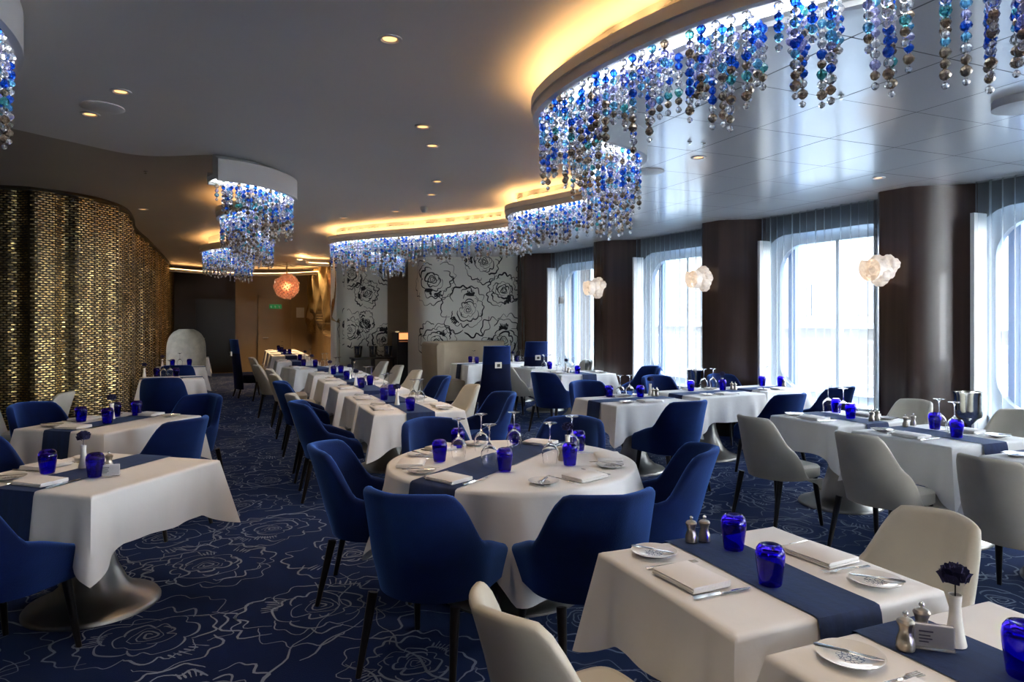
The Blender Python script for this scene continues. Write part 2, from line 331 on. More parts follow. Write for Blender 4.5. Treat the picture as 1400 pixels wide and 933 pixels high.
# ---- window wall ------------------------------------------------
def xw(y): return 7.03-.085*(y-4)-(.006*(y-9)**2 if y > 9 else 0)
YC = [5.08+2.68*k for k in range(-4, 4)]
def bay(k, y0, y1):
    h0, h1, z0, z1, R = y0-.12, y1-.14, .56, 2.72, .40
    N = 72; cy_, cz_ = (h0+h1)/2, (z0+z1)/2; A, B = (h1-h0)/2, (z1-z0)/2; hole = []; outer = []
    def rr(A, B, R, t):
        # walk round a rounded rectangle
        c, s = math.cos(t), math.sin(t); k_ = min(A/abs(c) if abs(c) > 1e-6 else 9, B/abs(s) if abs(s) > 1e-6 else 9); y, z = c*k_, s*k_
        ay, az = A-R, B-R
        if abs(y) > ay and abs(z) > az:
            # intersect the ray with the corner arc
            qy, qz = math.copysign(ay, y), math.copysign(az, z); b_ = c*qy+s*qz; d_ = b_*b_-(qy*qy+qz*qz-R*R); kk = b_+math.sqrt(max(d_, 0)); return c*kk, s*kk
        return y, z
    for i in range(N):
        t = 2*PI*i/N; y, z = rr(A, B, R, t); hole.append((cy_+y, cz_+z)); y, z = rr((y1-y0)/2, 1.53, .0001, t)
        outer.append((cy_+y, max(0, min(3.05, 1.52+z))))
    wall = MB().grid([[Vector((xw(p[0]), p[0], p[1])) for p in (outer[i], hole[i])] for i in range(N)], closed_u=True)
    fr = MB().grid([[Vector((xw(y)-.015, y, z)) for y, z in [hole[i]]]+[Vector((xw(cy_+(hole[i][0]-cy_)*q)+d, cy_+(hole[i][0]-cy_)*q, cz_+(hole[i][1]-cz_)*q)) for q, d in ((.99, .0), (.965, .10), (.90, .16), (.885, .17), (.885, .24))] for i in range(N)], closed_u=True)
    o = link('window_%d' % (k+1), wall.mesh('window_wall', M['winwall'], False)); o['kind'] = 'structure'
    link('window_frame', fr.mesh('window_frame', M['frame']), o)
    gl = [Vector((xw(cy_)+.2-.085*(hole[i][0]-cy_), cy_+(hole[i][0]-cy_)*.9, cz_+(hole[i][1]-cz_)*.9)) for i in range(N)]
    link('window_pane', MB().add(gl, [tuple(range(N))]).mesh('window_pane', M['glass'], False), o)
    xm = xw(cy_)+.19; link('mullion', MB().box(xm-.02, xm+.05, cy_-.05, cy_+.0, z0+.1, z1-.1).mesh('mullion', M['frame'], False), o)
    link('mullion', MB().box(xm-.01, xm+.05, h1-.30, h1-.18, z0+.1, z1-.1).mesh('mullion', M['bluefilm'], False), o)
    # sky portal in the opening
    L = bpy.data.lights.new('sky_portal', 'AREA'); L.shape = 'RECTANGLE'; L.size = 2*A; L.size_y = 2*B; L.cycles.is_portal = True
    lo = bpy.data.objects.new('sky_portal', L); COL.objects.link(lo); lo.location = (xw(cy_)+.3, cy_, cz_); lo.rotation_euler = (PI/2, 0, PI/2)
    # sheer curtain, one thing per window
    C = []; n = 230
    for i in range(n+1):
        y = y0-.06+(y1-y0-.20)*i/n; a = i/n*2*PI*15; d = .028*math.sin(a+.6*math.sin(a*.31))
        C.append([Vector((xw(y)-.13+d*(1 if j else .7), y+.008*math.cos(a), z)) for j, z in enumerate((2.972, 2.0, 1.0, .03))])
    c = link('sheer_curtain', MB().grid(C).mesh('sheer_curtain', M['sheer']))
    return c
wordcol = ['behind the camera', 'behind the camera', 'behind the camera', 'at the right edge of the photo', 'between nearest and middle sconces', 'between the middle and far sconces', 'left of the farthest sconce']
for k in range(7):
    y0, y1 = YC[k]+.36, YC[k+1]-.36
    c = bay(k, y0, y1)
    tag(c, 'sheer grey curtain over the window '+wordcol[k], 'curtain', 'sheer curtains along the window wall')
for k in range(8):
    yc = YC[k]; P = []
    for i in range(41):
        u = -1+2*i/40; y = yc+u*.56; b = (math.cos(PI*abs(u)**1.25)+1)/2; b = min(1, b*1.12)
        P.append([Vector((xw(y)-.02-.43*b, y, z)) for z in (0, Z_PANEL+.03)])
    o = struct('wall_column_%d' % (k+1), MB().grid(P, flip=True), M['wood'], True)
    if k: struct('window_jamb', MB().box(xw(yc)-.15, xw(yc)+.04, yc-.64, yc-.60, 0, 2.66), M['fascia'], parent=o)
    struct('column_skirting', MB().grid([[q[0]+Vector((-.012, 0, 0)), q[0]+Vector((-.012, 0, .09))] for q in P], flip=True), M['black'], True, parent=o)
# ---- flower papered walls at the back ------------------------------
def wallstrip(name, pts, z0, z1, m, smooth=True, step=.15, angle=60):
    P = catmull(pts, step); rows = []; s = 0; L = [0]
    for a, b in zip(P, P[1:]): s += (b-a).length; L.append(s)
    # build flat along local X so the print follows the curve, then bend
    return struct(name, MB().grid([[Vector((p.x, p.y, z)) for z in (z0, z1)] for p in P], flip=True), m, smooth, angle=angle)
def print_roses(wall, pts, lst, seed, w_=.009):
    P = catmull(pts, .05); nn = lefts(P); L = [0]
    for a, b in zip(P, P[1:]): L.append(L[-1]+(b-a).length)
    def fmap(s_, z):
        s_ = max(0, min(L[-1]-.002, s_)); z = max(.02, min(3.0, z)); i = 0
        lo, hi = 0, len(L)-1
        while hi-lo > 1:
            m_ = (lo+hi)//2
            if L[m_] <= s_: lo = m_
            else: hi = m_
        t = (s_-L[lo])/(L[hi]-L[lo]); p = P[lo].lerp(P[hi], t); q = nn[lo].lerp(nn[hi], t); sg = -1
        c_ = -.006 if True else 0
        return Vector((p.x+q.x*c_, p.y+q.y*c_, z))
    rnd = random.Random(seed); mb = MB()
    for px, py, r in lst:
        k = min(range(len(P)), key=lambda i: abs(topx(P[i])-px)); Zc = P[k].x*SY+P[k].y*CY
        rose(mb, L[k], EYE-(py-HY)/F*Zc, 1.12*r*Zc/F, rnd, fmap, w_, 1)
    o = link('printed_rose', mb.mesh('printed_rose', M['papink'], False), wall); o['kind'] = 'stuff'
WB = [(3.95, 15.8), (3.92, 14.9), (4.0, 14.52), (4.6, 14.25), (5.4, 13.75), (6.25, 13.25), (6.9, 12.8)]
print_roses(wallstrip('wall_back_right', WB, 0, 3.05, M['paper']), WB, [(590, 382, 30), (664, 358, 27), (690, 397, 22), (640, 424, 31), (690, 466, 33), (598, 468, 26), (724, 385, 25), (632, 500, 18), (728, 440, 16)], 5)
WA = [(2.30, 16.75), (2.42, 16.62), (2.62, 16.95), (2.95, 17.1), (3.25, 17.25), (3.8, 17.35)]
print_roses(wallstrip('wall_alcove', WA, 0, 3.05, M['paper']), WA, [(478, 452, 24), (480, 375, 20), (500, 402, 17), (524, 368, 22), (523, 465, 20), (500, 440, 12)], 8)
DUMMY = 0
#wallstrip('wall_back_right', [(3.95, 15.8), (3.92, 14.9), (4.0, 14.52), (4.6, 14.25), (5.4, 13.75), (6.25, 13.25), (6.9, 12.8)], 0, 3.05, M['paper'])
#wallstrip('wall_alcove', [(2.50, 16.6), (2.62, 16.95), (2.95, 17.1), (3.25, 17.25), (3.8, 17.35)], 0, 3.05, M['paper'])
struct('wall_alcove_side', MB().box(3.8, 5.2, 17.3, 17.4, 0, 3.05), M['beige'])
# champagne metal sculpted wall
P = []
for i in range(71):
    y = 16.6+6*i/70; row = []
    for j in range(41):
        z = 3.05*j/40; d = .10*math.sin(y*4.2+1.2*math.sin(z*1.7))+.06*math.sin(y*9+z*2.2)*math.sin(z*1.5+.4)
        lim = 1.15+.75*abs(math.sin(y*1.55))  # the folds end in rounded points
        row.append(Vector((2.52-max(0, d+.12)*(1 if z > lim else .12), y, z)))
    P.append(row)
wr = struct('wall_gold_relief', MB().grid(P, flip=False), M['bronze'], True, angle=80)
# far end
far = struct('wall_far', MB().box(.25, 2.7, 22.6, 22.75, 0, 3.1), M['beige'])
struct('wall_far_dark', MB().box(-4, .25, 22.6, 22.75, 0, 3.1), M['brownwall'])
d1 = struct('door_1', MB().box(-.85, .22, 22.52, 22.6, 0, 2.24), M['black']); struct('door_frame', MB().box(-.92, -.85, 22.5, 22.6, 0, 2.3).box(-.92, .25, 22.5, 22.6, 2.24, 2.31), M['brownwall'], parent=d1)
struct('door_handle', MB().bar((-.74, 22.47, 1.05), (-.60, 22.47, 1.05), .012, .012).bar((-.74, 22.47, 1.05), (-.74, 22.53, 1.05), .012, .012), M['silver'], True, parent=d1)
struct('door_threshold', MB().box(-.92, .3, 22.35, 22.5, 0, .012), M['bronze'], parent=d1)
d2 = struct('door_2', MB().box(.97, 1.86, 22.54, 22.6, 0, 2.3), M['beige']); struct('door_frame', MB().box(.90, .97, 22.5, 22.6, 0, 2.38).box(1.86, 1.92, 22.5, 22.6, 0, 2.38).box(.90, 1.92, 22.5, 22.6, 2.3, 2.38), M['tan'], parent=d2)
struct('door_handle', MB().bar((1.05, 22.5, 1.05), (1.2, 22.5, 1.05), .014, .014).bar((1.05, 22.5, 1.05), (1.05, 22.55, 1.05), .014, .014), M['silver'], True, parent=d2)
eg = link('exit_sign', MB().box(1.23, 1.59, 22.50, 22.535, 1.96, 2.09).mesh('exit_sign', M['green'], False)); tag(eg, 'small green emergency exit sign with three white pictograms on the beige door', 'sign')
pic = MB().box(0, .015, 22.494, 22.499, 1.985, 2.06).box(-.012, .035, 22.494, 22.499, 2.02, 2.035).box(.01, .035, 22.494, 22.499, 1.985, 2.0).mesh('pictogram', M['white'], False)
for q in (1.27, 1.39, 1.51): link('pictogram', pic, eg, (q, 0, 0))
nt = link('wall_notice', MB().box(2.04, 2.28, 22.57, 22.598, 1.68, 2.0).mesh('wall_notice', M['card'], False)); tag(nt, 'pale framed notice on the beige wall right of the exit door', 'notice')
# outer shell, out of view
struct('wall_left', MB().box(-9.1, -9, -7, 26, 0, 3.1), M['beige']); struct('wall_back', MB().box(-9, 7.8, -7.1, -7, 0, .6).box(-9, 7.8, -7.1, -7, 2.75, 3.1), M['beige'])
for i in range(7):
    x = -9+2.6*i
    if i < 5: struct('wall_back_bay', MB().box(x, x+2.6, -7.1, -7, .6, 2.75), M['brownwall'])
    if i == 6: struct('wall_back_post', MB().box(x, x+1.2, -7.12, -6.98, .6, 2.75), M['wood'])
    if i == 5:
        struct('wall_back_post', MB().box(x, x+.5, -7.12, -6.98, .6, 2.75), M['wood'])
        link('window_pane', MB().box(x+.5, x+2.6, -7.06, -7.05, .6, 2.75).mesh('window_pane', M['glass'], False))['kind'] = 'structure'  # window bay added in the unseen rear wall to let in fill light
        L = bpy.data.lights.new('sky_portal', 'AREA'); L.shape = 'RECTANGLE'; L.size = 2.1; L.size_y = 2.15; L.cycles.is_portal = True
        lo = bpy.data.objects.new('sky_portal', L); COL.objects.link(lo); lo.location = (x+1.55, -7.15, 1.67); lo.rotation_euler = (PI/2, 0, 0)
struct('wall_right_end', MB().box(6.75, 7.5, 13.1, 17.4, 0, 3.1), M['brownwall']); struct('wall_alcove_outer', MB().box(2.5, 7.5, 17.5, 17.6, 0, 3.1).box(2.7, 2.8, 17.5, 22.7, 0, 3.1), M['beige'])
# ---- gold mesh screen ------------------------------------------------
GP = catmull([(-8.9, 9.9), (-6, 9.6), (-4, 9.3), (-2.29, 9.08), (-1.95, 9.1), (-1.6, 9.35), (-1.38, 9.8), (-1.3, 10.3), (-1.33, 11.2), (-1.42, 12.4), (-1.40, 14.4), (-1.42, 18.5), (-1.5, 22.6)], .04)
N_ = lefts(GP); s = 0; SL = [0]
for a_, b_ in zip(GP, GP[1:]): s += (b_-a_).length; SL.append(s)
def gold_pt(s_):
    lo, hi = 0, len(SL)-1
    while hi-lo > 1:
        mid = (lo+hi)//2
        if SL[mid] <= s_: lo = mid
        else: hi = mid
    t = (s_-SL[lo])/max(1e-6, SL[hi]-SL[lo]); p = GP[lo].lerp(GP[hi], t); nn = N_[lo].lerp(N_[hi], t)
    return p+nn*(-.055*math.sin(s_*2*PI/.62+1.1*math.sin(s_*1.7))-.02*math.sin(s_*2*PI/.23))
TOT = SL[-1]
bk = MB().grid([[gold_pt(TOT*i/700)+N_[0]*0+Vector((0, 0, z)) for z in (0, Z_TAUPE)] for i in range(701)], flip=True)
gs = struct('wall_gold_screen', bk, M['goldback'], True)
tl_ = MB(); start = 5.6; tw_, th_ = .062, .0265; srow = 0
rows = int(Z_TAUPE/th_)
ss = []; q = start
while q < TOT-.1: ss.append(q); q += tw_
PT = []
for q in ss:
    a0 = gold_pt(q); a1 = gold_pt(q+tw_*.84); a2 = gold_pt(q+tw_*.5); a3 = gold_pt(q+tw_*1.34)
    PT.append((a0, a1, a2, a3))
for (a0, a1, a2, a3) in PT:
    for r_ in range(rows):
        p, q = (a0, a1) if r_ % 2 else (a2, a3); t = (q-p).normalized(); nn = Vector((t.y, -t.x, 0)); z = r_*th_+.006
        tilt = random.uniform(-.004, .004); o1 = nn*(.006+tilt); o2 = nn*(.006-tilt); lift = nn*.006; e = (q-p)*.13
        v = [p+o1*.3+Vector((0, 0, z+.007)), p+o1+e+lift*.6+Vector((0, 0, z)), q+o2-e+lift*.6+Vector((0, 0, z)), q+o2*.3+Vector((0, 0, z+.007)), q+o2-e+lift*.2+Vector((0, 0, z+.015)), p+o1+e+lift*.2+Vector((0, 0, z+.015))]
        tl_.add(v, [(0, 1, 2, 3), (0, 3, 4, 5)])
sc_ = struct('scale', tl_, M['gold'], False, parent=gs); sc_['kind'] = 'stuff'; sc_['label'] = 'small bright gold links of the woven metal screen'
struct('trim_1', sweep(MB(), [p for i, p in enumerate(GP) if i % 2 == 0], [(-.10, Z_TAUPE-.03), (.02, Z_TAUPE-.03), (.02, Z_TAUPE), (-.10, Z_TAUPE)]), M['goldback'])

# ================================================================ CHANDELIERS
def bead(mb, z, r, mi, cx=0, cy=0):
    h = r*.95; mb.lathe([(r*.30, z-h), (r*.80, z-h*.55), (r, z), (r*.80, z+h*.55), (r*.30, z+h)], 7, cx, cy, mi, tw=z*7)
SEQ = []
for k in range(16):
    n_ = random.choice([3, 4, 5, 5, 6, 7, 8]) if k else 9
    SEQ.append([random.choice([0, 0, 0, 1, 1, 2, 2, 2, 2, 3, 3, 5, 4]) for _ in range(n_)]+[4]*(n_ > 4)+[2])
def string_mesh(mb, seq, x=0, y=0, z=0, sc=1):
    zz = z-.03; mb.bar((x, y, z), (x, y, z-.012-len(seq)*.0385*sc), .0022, .0022, 4, 6)
    for i, c in enumerate(seq):
        r = (.021 if i < len(seq)-1 else .015)*sc*(1.0 if i % 2 == 0 else .86); bead(mb, zz, r, c, x, y); zz -= .0395*sc
SM = []
for sq in SEQ: mb = MB(); string_mesh(mb, sq); SM.append(mb.mesh('bead_string', BEAD, False))
BM = []
for k in range(7): mb = MB(); bead(mb, 0, .021, 0); BM.append(mb.mesh('bead', BEAD[k], False))
wire = {len(sq): MB().bar((0, 0, 0), (0, 0, -.012-len(sq)*.0385), .0022, .0022, 4).mesh('wire', M['steel'], False) for sq in SEQ}
def chandelier(name_label, P, near_n, part_n, cove=True, step=.085):
    N = lefts(P); root = link('bead_chandelier', None, None, (P[0].x, P[0].y, 0)); tag(root, name_label, 'chandelier')
    off = Vector((-P[0].x, -P[0].y, 0)); PP = [p+off for p in P]
    Z = Z_RIB
    link('fascia', sweep(MB(), PP, [(-.14, Z), (-.105, Z), (-.105, Z+.022), (.105, Z+.022), (.105, Z), (.14, Z), (.14, Z+.05), (.15, Z+.055), (.15, Z+.11), (.13, Z+.11), (.13, Z+.07), (0, Z+.07), (0, Z_GREY+.0), (-.02, Z_GREY), (-.14, Z_PANEL+.006)]).mesh('fascia', M['fascia'], True, 30), root)
    link('led_strip', sweep(MB(), PP, [(-.03, Z+.012), (.03, Z+.012), (.03, Z+.02), (-.03, Z+.02)]).mesh('led_strip', M['led'], False), root)
    if cove: link('cove_light', sweep(MB(), PP[cove:], [(.04, Z+.072), (.085, Z+.072), (.085, Z+.08), (.04, Z+.08)]).mesh('cove_light', M['cove'], False), root)
    pos = []; s = 0; nxt = 0; j = 0
    for i in range(1, len(P)):
        s += (P[i]-P[i-1]).length
        while s > nxt:
            for q in (-.085, -.03, .03, .085):
                if (j+int(q*100)) % 2 == 0 or abs(q) > .05:
                    pos.append(PP[i]+N[i]*(q+random.uniform(-.008, .008)))
            nxt += step*random.uniform(.7, 1.05); j += 1
    cam_l = Vector((0, 0, 0))+off
    vis = [p for p in pos if ((p-off).x*SY+(p-off).y*CY) > .6]
    vis.sort(key=lambda p: (p-cam_l).length); rest = MB(); cnt = 0
    for i, p in enumerate(vis):
        k = random.randrange(16); q = Vector((p.x, p.y, Z+.02))
        if i < near_n:
            sq = SEQ[k]; so_ = link('bead_string', wire[len(sq)], root, q); zz = -.03
            for m_, c in enumerate(sq):
                b = link('bead', BM[c], so_, (0, 0, zz)); sz = (1 if m_ < len(sq)-1 else .72)*(1 if m_ % 2 == 0 else .88); b.scale = (sz, sz, sz); zz -= .0395
        elif i < part_n: link('bead_string', SM[k], root, q, random.uniform(0, 6))
        else: string_mesh(rest, SEQ[k], q.x, q.y, q.z)
    if rest.v:
        o = link('bead_strings', rest.mesh('bead_strings', BEAD, False), root); o['kind'] = 'stuff'
chandelier('long serpentine chandelier of blue and clear bead strings beside the satin ceiling panels', RIB, 60, 300, cove=1)
chandelier('winding bead chandelier over the aisle near the gold screen', LIB, 0, 300, cove=26)
chandelier('end of a bead chandelier cut off at the top left corner', NIB, 30, 200, step=.07, cove=False)
# far cove arcs
def arc(label, pts):
    P = catmull(pts); o = link('cove_band', None, None, (0, 0, 0)); tag(o, label, 'cove light', 'far ceiling coves')
    link('fascia', sweep(MB(), P, [(-.1, 2.86), (.1, 2.86), (.1, 2.95), (.08, 2.95), (.08, 2.92), (-.1, 2.92)]).mesh('fascia', M['fascia'], False), o)
    link('cove_light', sweep(MB(), P, [(-.02, 2.925), (.04, 2.925), (.04, 2.935), (-.02, 2.935)]).mesh('cove_light', M['cove'], False), o)
arc('curved warm cove light above the far dark wall', [(-1.3, 19.6), (-.6, 20.3), (.5, 20.7), (1.6, 20.2), (2.3, 19.2)])
arc('short warm cove light in front of the gold relief wall', [(1.5, 15.6), (1.7, 16.3), (2.2, 16.4)])

# ================================================================ CEILING FITTINGS
mb = MB(); mb.lathe([(.062, 0), (.062, -.006), (.046, -.008), (.036, .0)], 28, caps=False)
PROTO['down'] = ('downlight', [('trim_ring', mb.mesh('trim_ring', M['fascia'])), ('lamp', MB().lathe([(.036, -.001), (.02, -.002)], 20).mesh('lamp', M['lamp']))])
def zc(p):  # which ceiling is above the point
    x, y = p
    if inside(x, y, polyR): return Z_PANEL
    if inside(x, y, gb): return Z_GREY
    return Z_TAUPE
DL = [(533, 53, 'grey ceiling nearest the camera'), (165, 125, 'grey ceiling left of the speaker disc, upper'), (123, 156, 'grey ceiling at the left, lower of the pair'), (578, 173, 'middle of the grey ceiling'), (591, 199, 'middle of the grey ceiling, just beyond its neighbour'),
      (598, 248, 'grey ceiling above the smoke detector'), (590, 266, 'grey ceiling right above the smoke detector'), (541, 289, 'grey ceiling left of the smoke detector'), (470, 298, 'grey ceiling above the cove glow'), (196, 286, 'taupe ceiling beside the gold screen'), (560, 304, 'grey ceiling close to the long cove')]
for x, y, t in DL:
    z = Z_TAUPE if x == 196 else Z_GREY; p = at(x, y, z)
    o = put('down', (p.x, p.y, z), 0, 'round recessed warm downlight in the '+t, 'downlight', 'ceiling downlights')
    L = bpy.data.lights.new('downlight_beam', 'SPOT'); L.energy = 9; L.spot_size = 1.6; L.spot_blend = .8; L.color = (1, .72, .45); L.shadow_soft_size = .05
    lo = bpy.data.objects.new('downlight_beam', L); COL.objects.link(lo); lo.location = (0, 0, -.02); lo.parent = o
for i, (x, y) in enumerate([(1.35, 1.75), (1.3, .5), (-.9, 1.7), (-.8, .3), (.3, .2), (3.9, .9), (-2.6, 3.0)]):  # unseen downlights added over the camera to supply fill light
    z = zc((x, y)); o = put('down', (x, y, z), 0, 'added warm fill downlight above the camera, out of view', 'downlight', 'added fill downlights above the camera')
    L = bpy.data.lights.new('downlight_beam', 'SPOT'); L.energy = 9; L.spot_size = 1.7; L.spot_blend = .8; L.color = (1, .78, .56); L.shadow_soft_size = .05
    lo = bpy.data.objects.new('downlight_beam', L); COL.objects.link(lo); lo.location = (0, 0, -.02); lo.parent = o
for x, y, t in [(955, 215, 'nearest the bead curve'), (805, 243, 'close to the column')] and [(955, 215, 'beside the serpentine beads'), (1201, 243, 'above the second sconce column')]:
    p = at(x, y, Z_PANEL); put('down', (p.x, p.y, Z_PANEL), 0, 'small round downlight in the satin panels '+t, 'downlight', 'ceiling downlights')
sd = MB().lathe([(.13, 0), (.135, -.008), (.12, -.014), (.02, -.016)], 36)
for x, y, z, t, s_ in [(140, 146, Z_GREY, 'flat white round ceiling speaker between two downlights at left', 1), (888, 234, Z_PANEL, 'flat round ceiling speaker in the satin panels right of the beads', 1)]:
    p = at(x, y, z); o = link('ceiling_speaker', sd.mesh('ceiling_speaker', M['greyceil']), None, (p.x, p.y, z)); tag(o, t, 'speaker')
p = at(1400, 136, Z_PANEL); o = link('ceiling_disc', MB().lathe([(.17, 0), (.17, -.05), (.14, -.058), (.02, -.06)], 40).mesh('ceiling_disc', M['fascia']), None, (p.x, p.y, Z_PANEL)); tag(o, 'thick white disc under the satin ceiling panels at the right edge', 'ceiling fitting')
p = at(580, 283, Z_GREY); o = link('smoke_detector', MB().lathe([(.05, 0), (.05, -.03), (.042, -.045), (.03, -.07), (.01, -.075)], 20).mesh('smoke_detector', M['white']), None, (p.x, p.y, Z_GREY)); tag(o, 'white dome smoke detector on the grey ceiling', 'smoke detector')
for i, (x, y, z) in enumerate([(1150, 130, Z_PANEL), (1128, 125, Z_PANEL), (943, 193, Z_PANEL), (962, 195, Z_PANEL), (199, 234, Z_TAUPE), (714, 283, Z_GREY)]):
    p = at(x, y, z); o = link('sprinkler', MB().lathe([(.018, 0), (.018, -.006), (.006, -.008), (.006, -.02), (.012, -.022), (.012, -.025)], 12).mesh('sprinkler', M['steel']), None, (p.x, p.y, z)); tag(o, 'tiny chrome sprinkler head '+['on the satin panels, right one of the pair', 'on the satin panels, left one of the pair', 'beyond the bead strings, left of two', 'beyond the bead strings, right of two', 'on the taupe ceiling edge at left', 'on the grey ceiling by the cove glow'][i], 'sprinkler', 'ceiling sprinklers')
# copper pendant ball
p = ray(392, 392, 17); pr = link('pendant_lamp', None, None, (p.x, p.y, Z_TAUPE)); tag(pr, 'glowing copper sphere pendant of glass petals before the beige door', 'pendant lamp')
H = Z_TAUPE-p.z; link('rod', MB().bar((0, 0, 0), (0, 0, -H+.2), .02, .02).lathe([(.12, 0), (.12, -.03)], 20).mesh('rod', M['steel']), pr)
bl = MB(); bl.lathe([(.03, -H-.12), (.12, -H-.04), (.12, -H+.04), (.03, -H+.12)], 12, mi=1)
for i in range(230):
    zz = 1-2*(i+.5)/230; r = math.sqrt(1-zz*zz); a = i*2.39996; d = Vector((r*math.cos(a), r*math.sin(a), zz)); R_ = .33*random.uniform(.86, 1)
    c = d*R_+Vector((0, 0, -H)); t1 = d.orthogonal().normalized(); t2 = d.cross(t1); w_ = .027
    bl.add([c+t1*w_, c+t2*w_, c-t1*w_, c-t2*w_, c-d*.22], [(0, 1, 2, 3), (0, 4, 1), (1, 4, 2), (2, 4, 3), (3, 4, 0)])
link('glass_ball', bl.mesh('glass_ball', [M['copper'], M['lamp']], False), pr)
for q in ((2.15, 17.2), (2.1, 18.6), (2.1, 20.2)):
    o = put('down', (q[0], q[1], Z_TAUPE), 0, 'warm downlight over the gold relief wall, '+{17.2: 'nearest', 18.6: 'middle', 20.2: 'farthest'}[q[1]]+' of three', 'downlight', 'relief wall downlights')
    L = bpy.data.lights.new('downlight_beam', 'SPOT'); L.energy = 75; L.spot_size = 1.9; L.spot_blend = .7; L.color = (1, .68, .36); L.shadow_soft_size = .04
    lo = bpy.data.objects.new('downlight_beam', L); COL.objects.link(lo); lo.location = (0, 0, -.02); lo.rotation_euler = (0, .15, 0); lo.parent = o
L = bpy.data.lights.new('pendant_light', 'POINT'); L.energy = 4; L.color = (1, .66, .42); L.shadow_soft_size = .3; lo = bpy.data.objects.new('pendant_light', L); COL.objects.link(lo); lo.parent = pr; lo.location = (0, 0, -H)
# wall sconces
def sconce(px, py, yc, size, label, k):
    rnd = random.Random(k); yy = yc+.12; root = link('wall_sconce', None, None, (xw(yy)-.40, yy, 0)); tag(root, label, 'wall lamp', 'glass flower sconces on the columns')
    Zc = (xw(yc)-.62)*SY+yc*CY; p = ray(px, py, Zc)-root.location
    mb = MB(); lobes = [(Vector((0, 0, 0)), .78)]
    for a in range(7):
        t = a/7*2*PI+rnd.random()*.4; lobes.append((Vector((rnd.uniform(-.35, .35), math.cos(t)*.62, math.sin(t)*.62)), rnd.uniform(.34, .50)))
    for c, r in lobes:
        P = []
        for i in range(25):
            row = []
            for j in range(17):
                th, ph = 2*PI*i/24, PI*j/16; d = Vector((math.cos(th)*math.sin(ph), math.sin(th)*math.sin(ph), math.cos(ph)))
                q = 1+.09*math.sin(5*th+c.y*9)*math.sin(ph)+.05*math.sin(9*ph+c.z*7); row.append(p+(c+d*r*q)*size*.5)
            P.append(row)
        mb.grid(P)
    # spiral petal on the front
    sp_ = []
    for i in range(50):
        a = i*.27; r = .08+.011*i; c = p+Vector((-.95*size*.5, math.cos(a)*r*size*.75+.0, math.sin(a)*r*size*.75)); sp_.append([c+Vector((-.02*size, 0, 0)), c+Vector((.25*size, 0, 0))])
    mb.grid(sp_)
    link('glass_shade', mb.mesh('glass_shade', M['lace'], True, 80), root)
    link('wall_bracket', MB().bar((.05, 0, p.z), (p.x, p.y, p.z), .02, .02).mesh('wall_bracket', M['steel']), root)
    L = bpy.data.lights.new('sconce_light', 'POINT'); L.energy = 1.6; L.color = (1, .60, .35); L.shadow_soft_size = .05; lo = bpy.data.objects.new('sconce_light', L); COL.objects.link(lo); lo.parent = root; lo.location = p+Vector((.5*size, .12, 0))
sconce(1206, 368, YC[4], .33, 'lit crumpled glass flower sconce on the nearest brown column', 1)
sconce(960, 381, YC[5], .35, 'lit crumpled glass flower sconce on the middle brown column', 2)
sconce(815, 393, YC[6], .36, 'lit crumpled glass flower sconce on the farthest brown column', 3)

# ================================================================ OUTSIDE
struct('ground_deck', MB().box(7.35, 11.2, -20, 40, -.2, .05), M['deck'])
struct('ground_water', MB().box(11.2, 26, -60, 120, -6.1, -6), M['water'])
q_ = struct('ground_quay', MB().box(26, 140, -100, 160, -6, -3.6), M['quay'])
rl = link('deck_railing', None, None, (10.6, 0, .05)); tag(rl, 'white deck railing with thin bars outside the windows', 'railing')
link('handrail', MB().box(-.03, .03, -18, 34, 1.12, 1.17).mesh('handrail', M['rail'], False), rl)
rb = MB().box(-.008, .008, -18, 34, .2, .216).mesh('rail_bar', M['rail'], False)
for i in range(5): link('rail_bar', rb, rl, (0, 0, .17*i))
pm = MB().box(-.025, .025, -.025, .025, 0, 1.13).mesh('post', M['rail'], False)
for i in range(34): link('post', pm, rl, (0, -17+1.5*i, 0))
bd = link('terminal_building', None, None, (44, 30, -3.6)); tag(bd, 'cream harbour terminal building with grey windows seen through the curtains', 'building')
link('facade', MB().box(0, 10, -26, 60, 0, 17).mesh('facade', M['facade'], False), bd)
wm = MB().box(-.1, .05, 0, 4.6, 0, 2.6).mesh('window', M['farwin'], False)
for i in range(11):
    for j in range(2): link('window', wm, bd, (0, -24+7.4*i, 5.6+6.2*j))
link('roof_canopy', MB().box(-3, 0, -26, 60, 4.6, 5).mesh('roof_canopy', M['quay'], False), bd)
lm = MB().box(0, 3.0, 0, .4, 0, .02).mesh('x', M['white'], False)
ln = MB()
for i in range(30): ln.box(29+2.2*(i % 3), 29.4+2.2*(i % 3), -20+4*i, -17.4+4*i, -3.6, -3.58)
struct('ground_marking', ln, M['rail'])

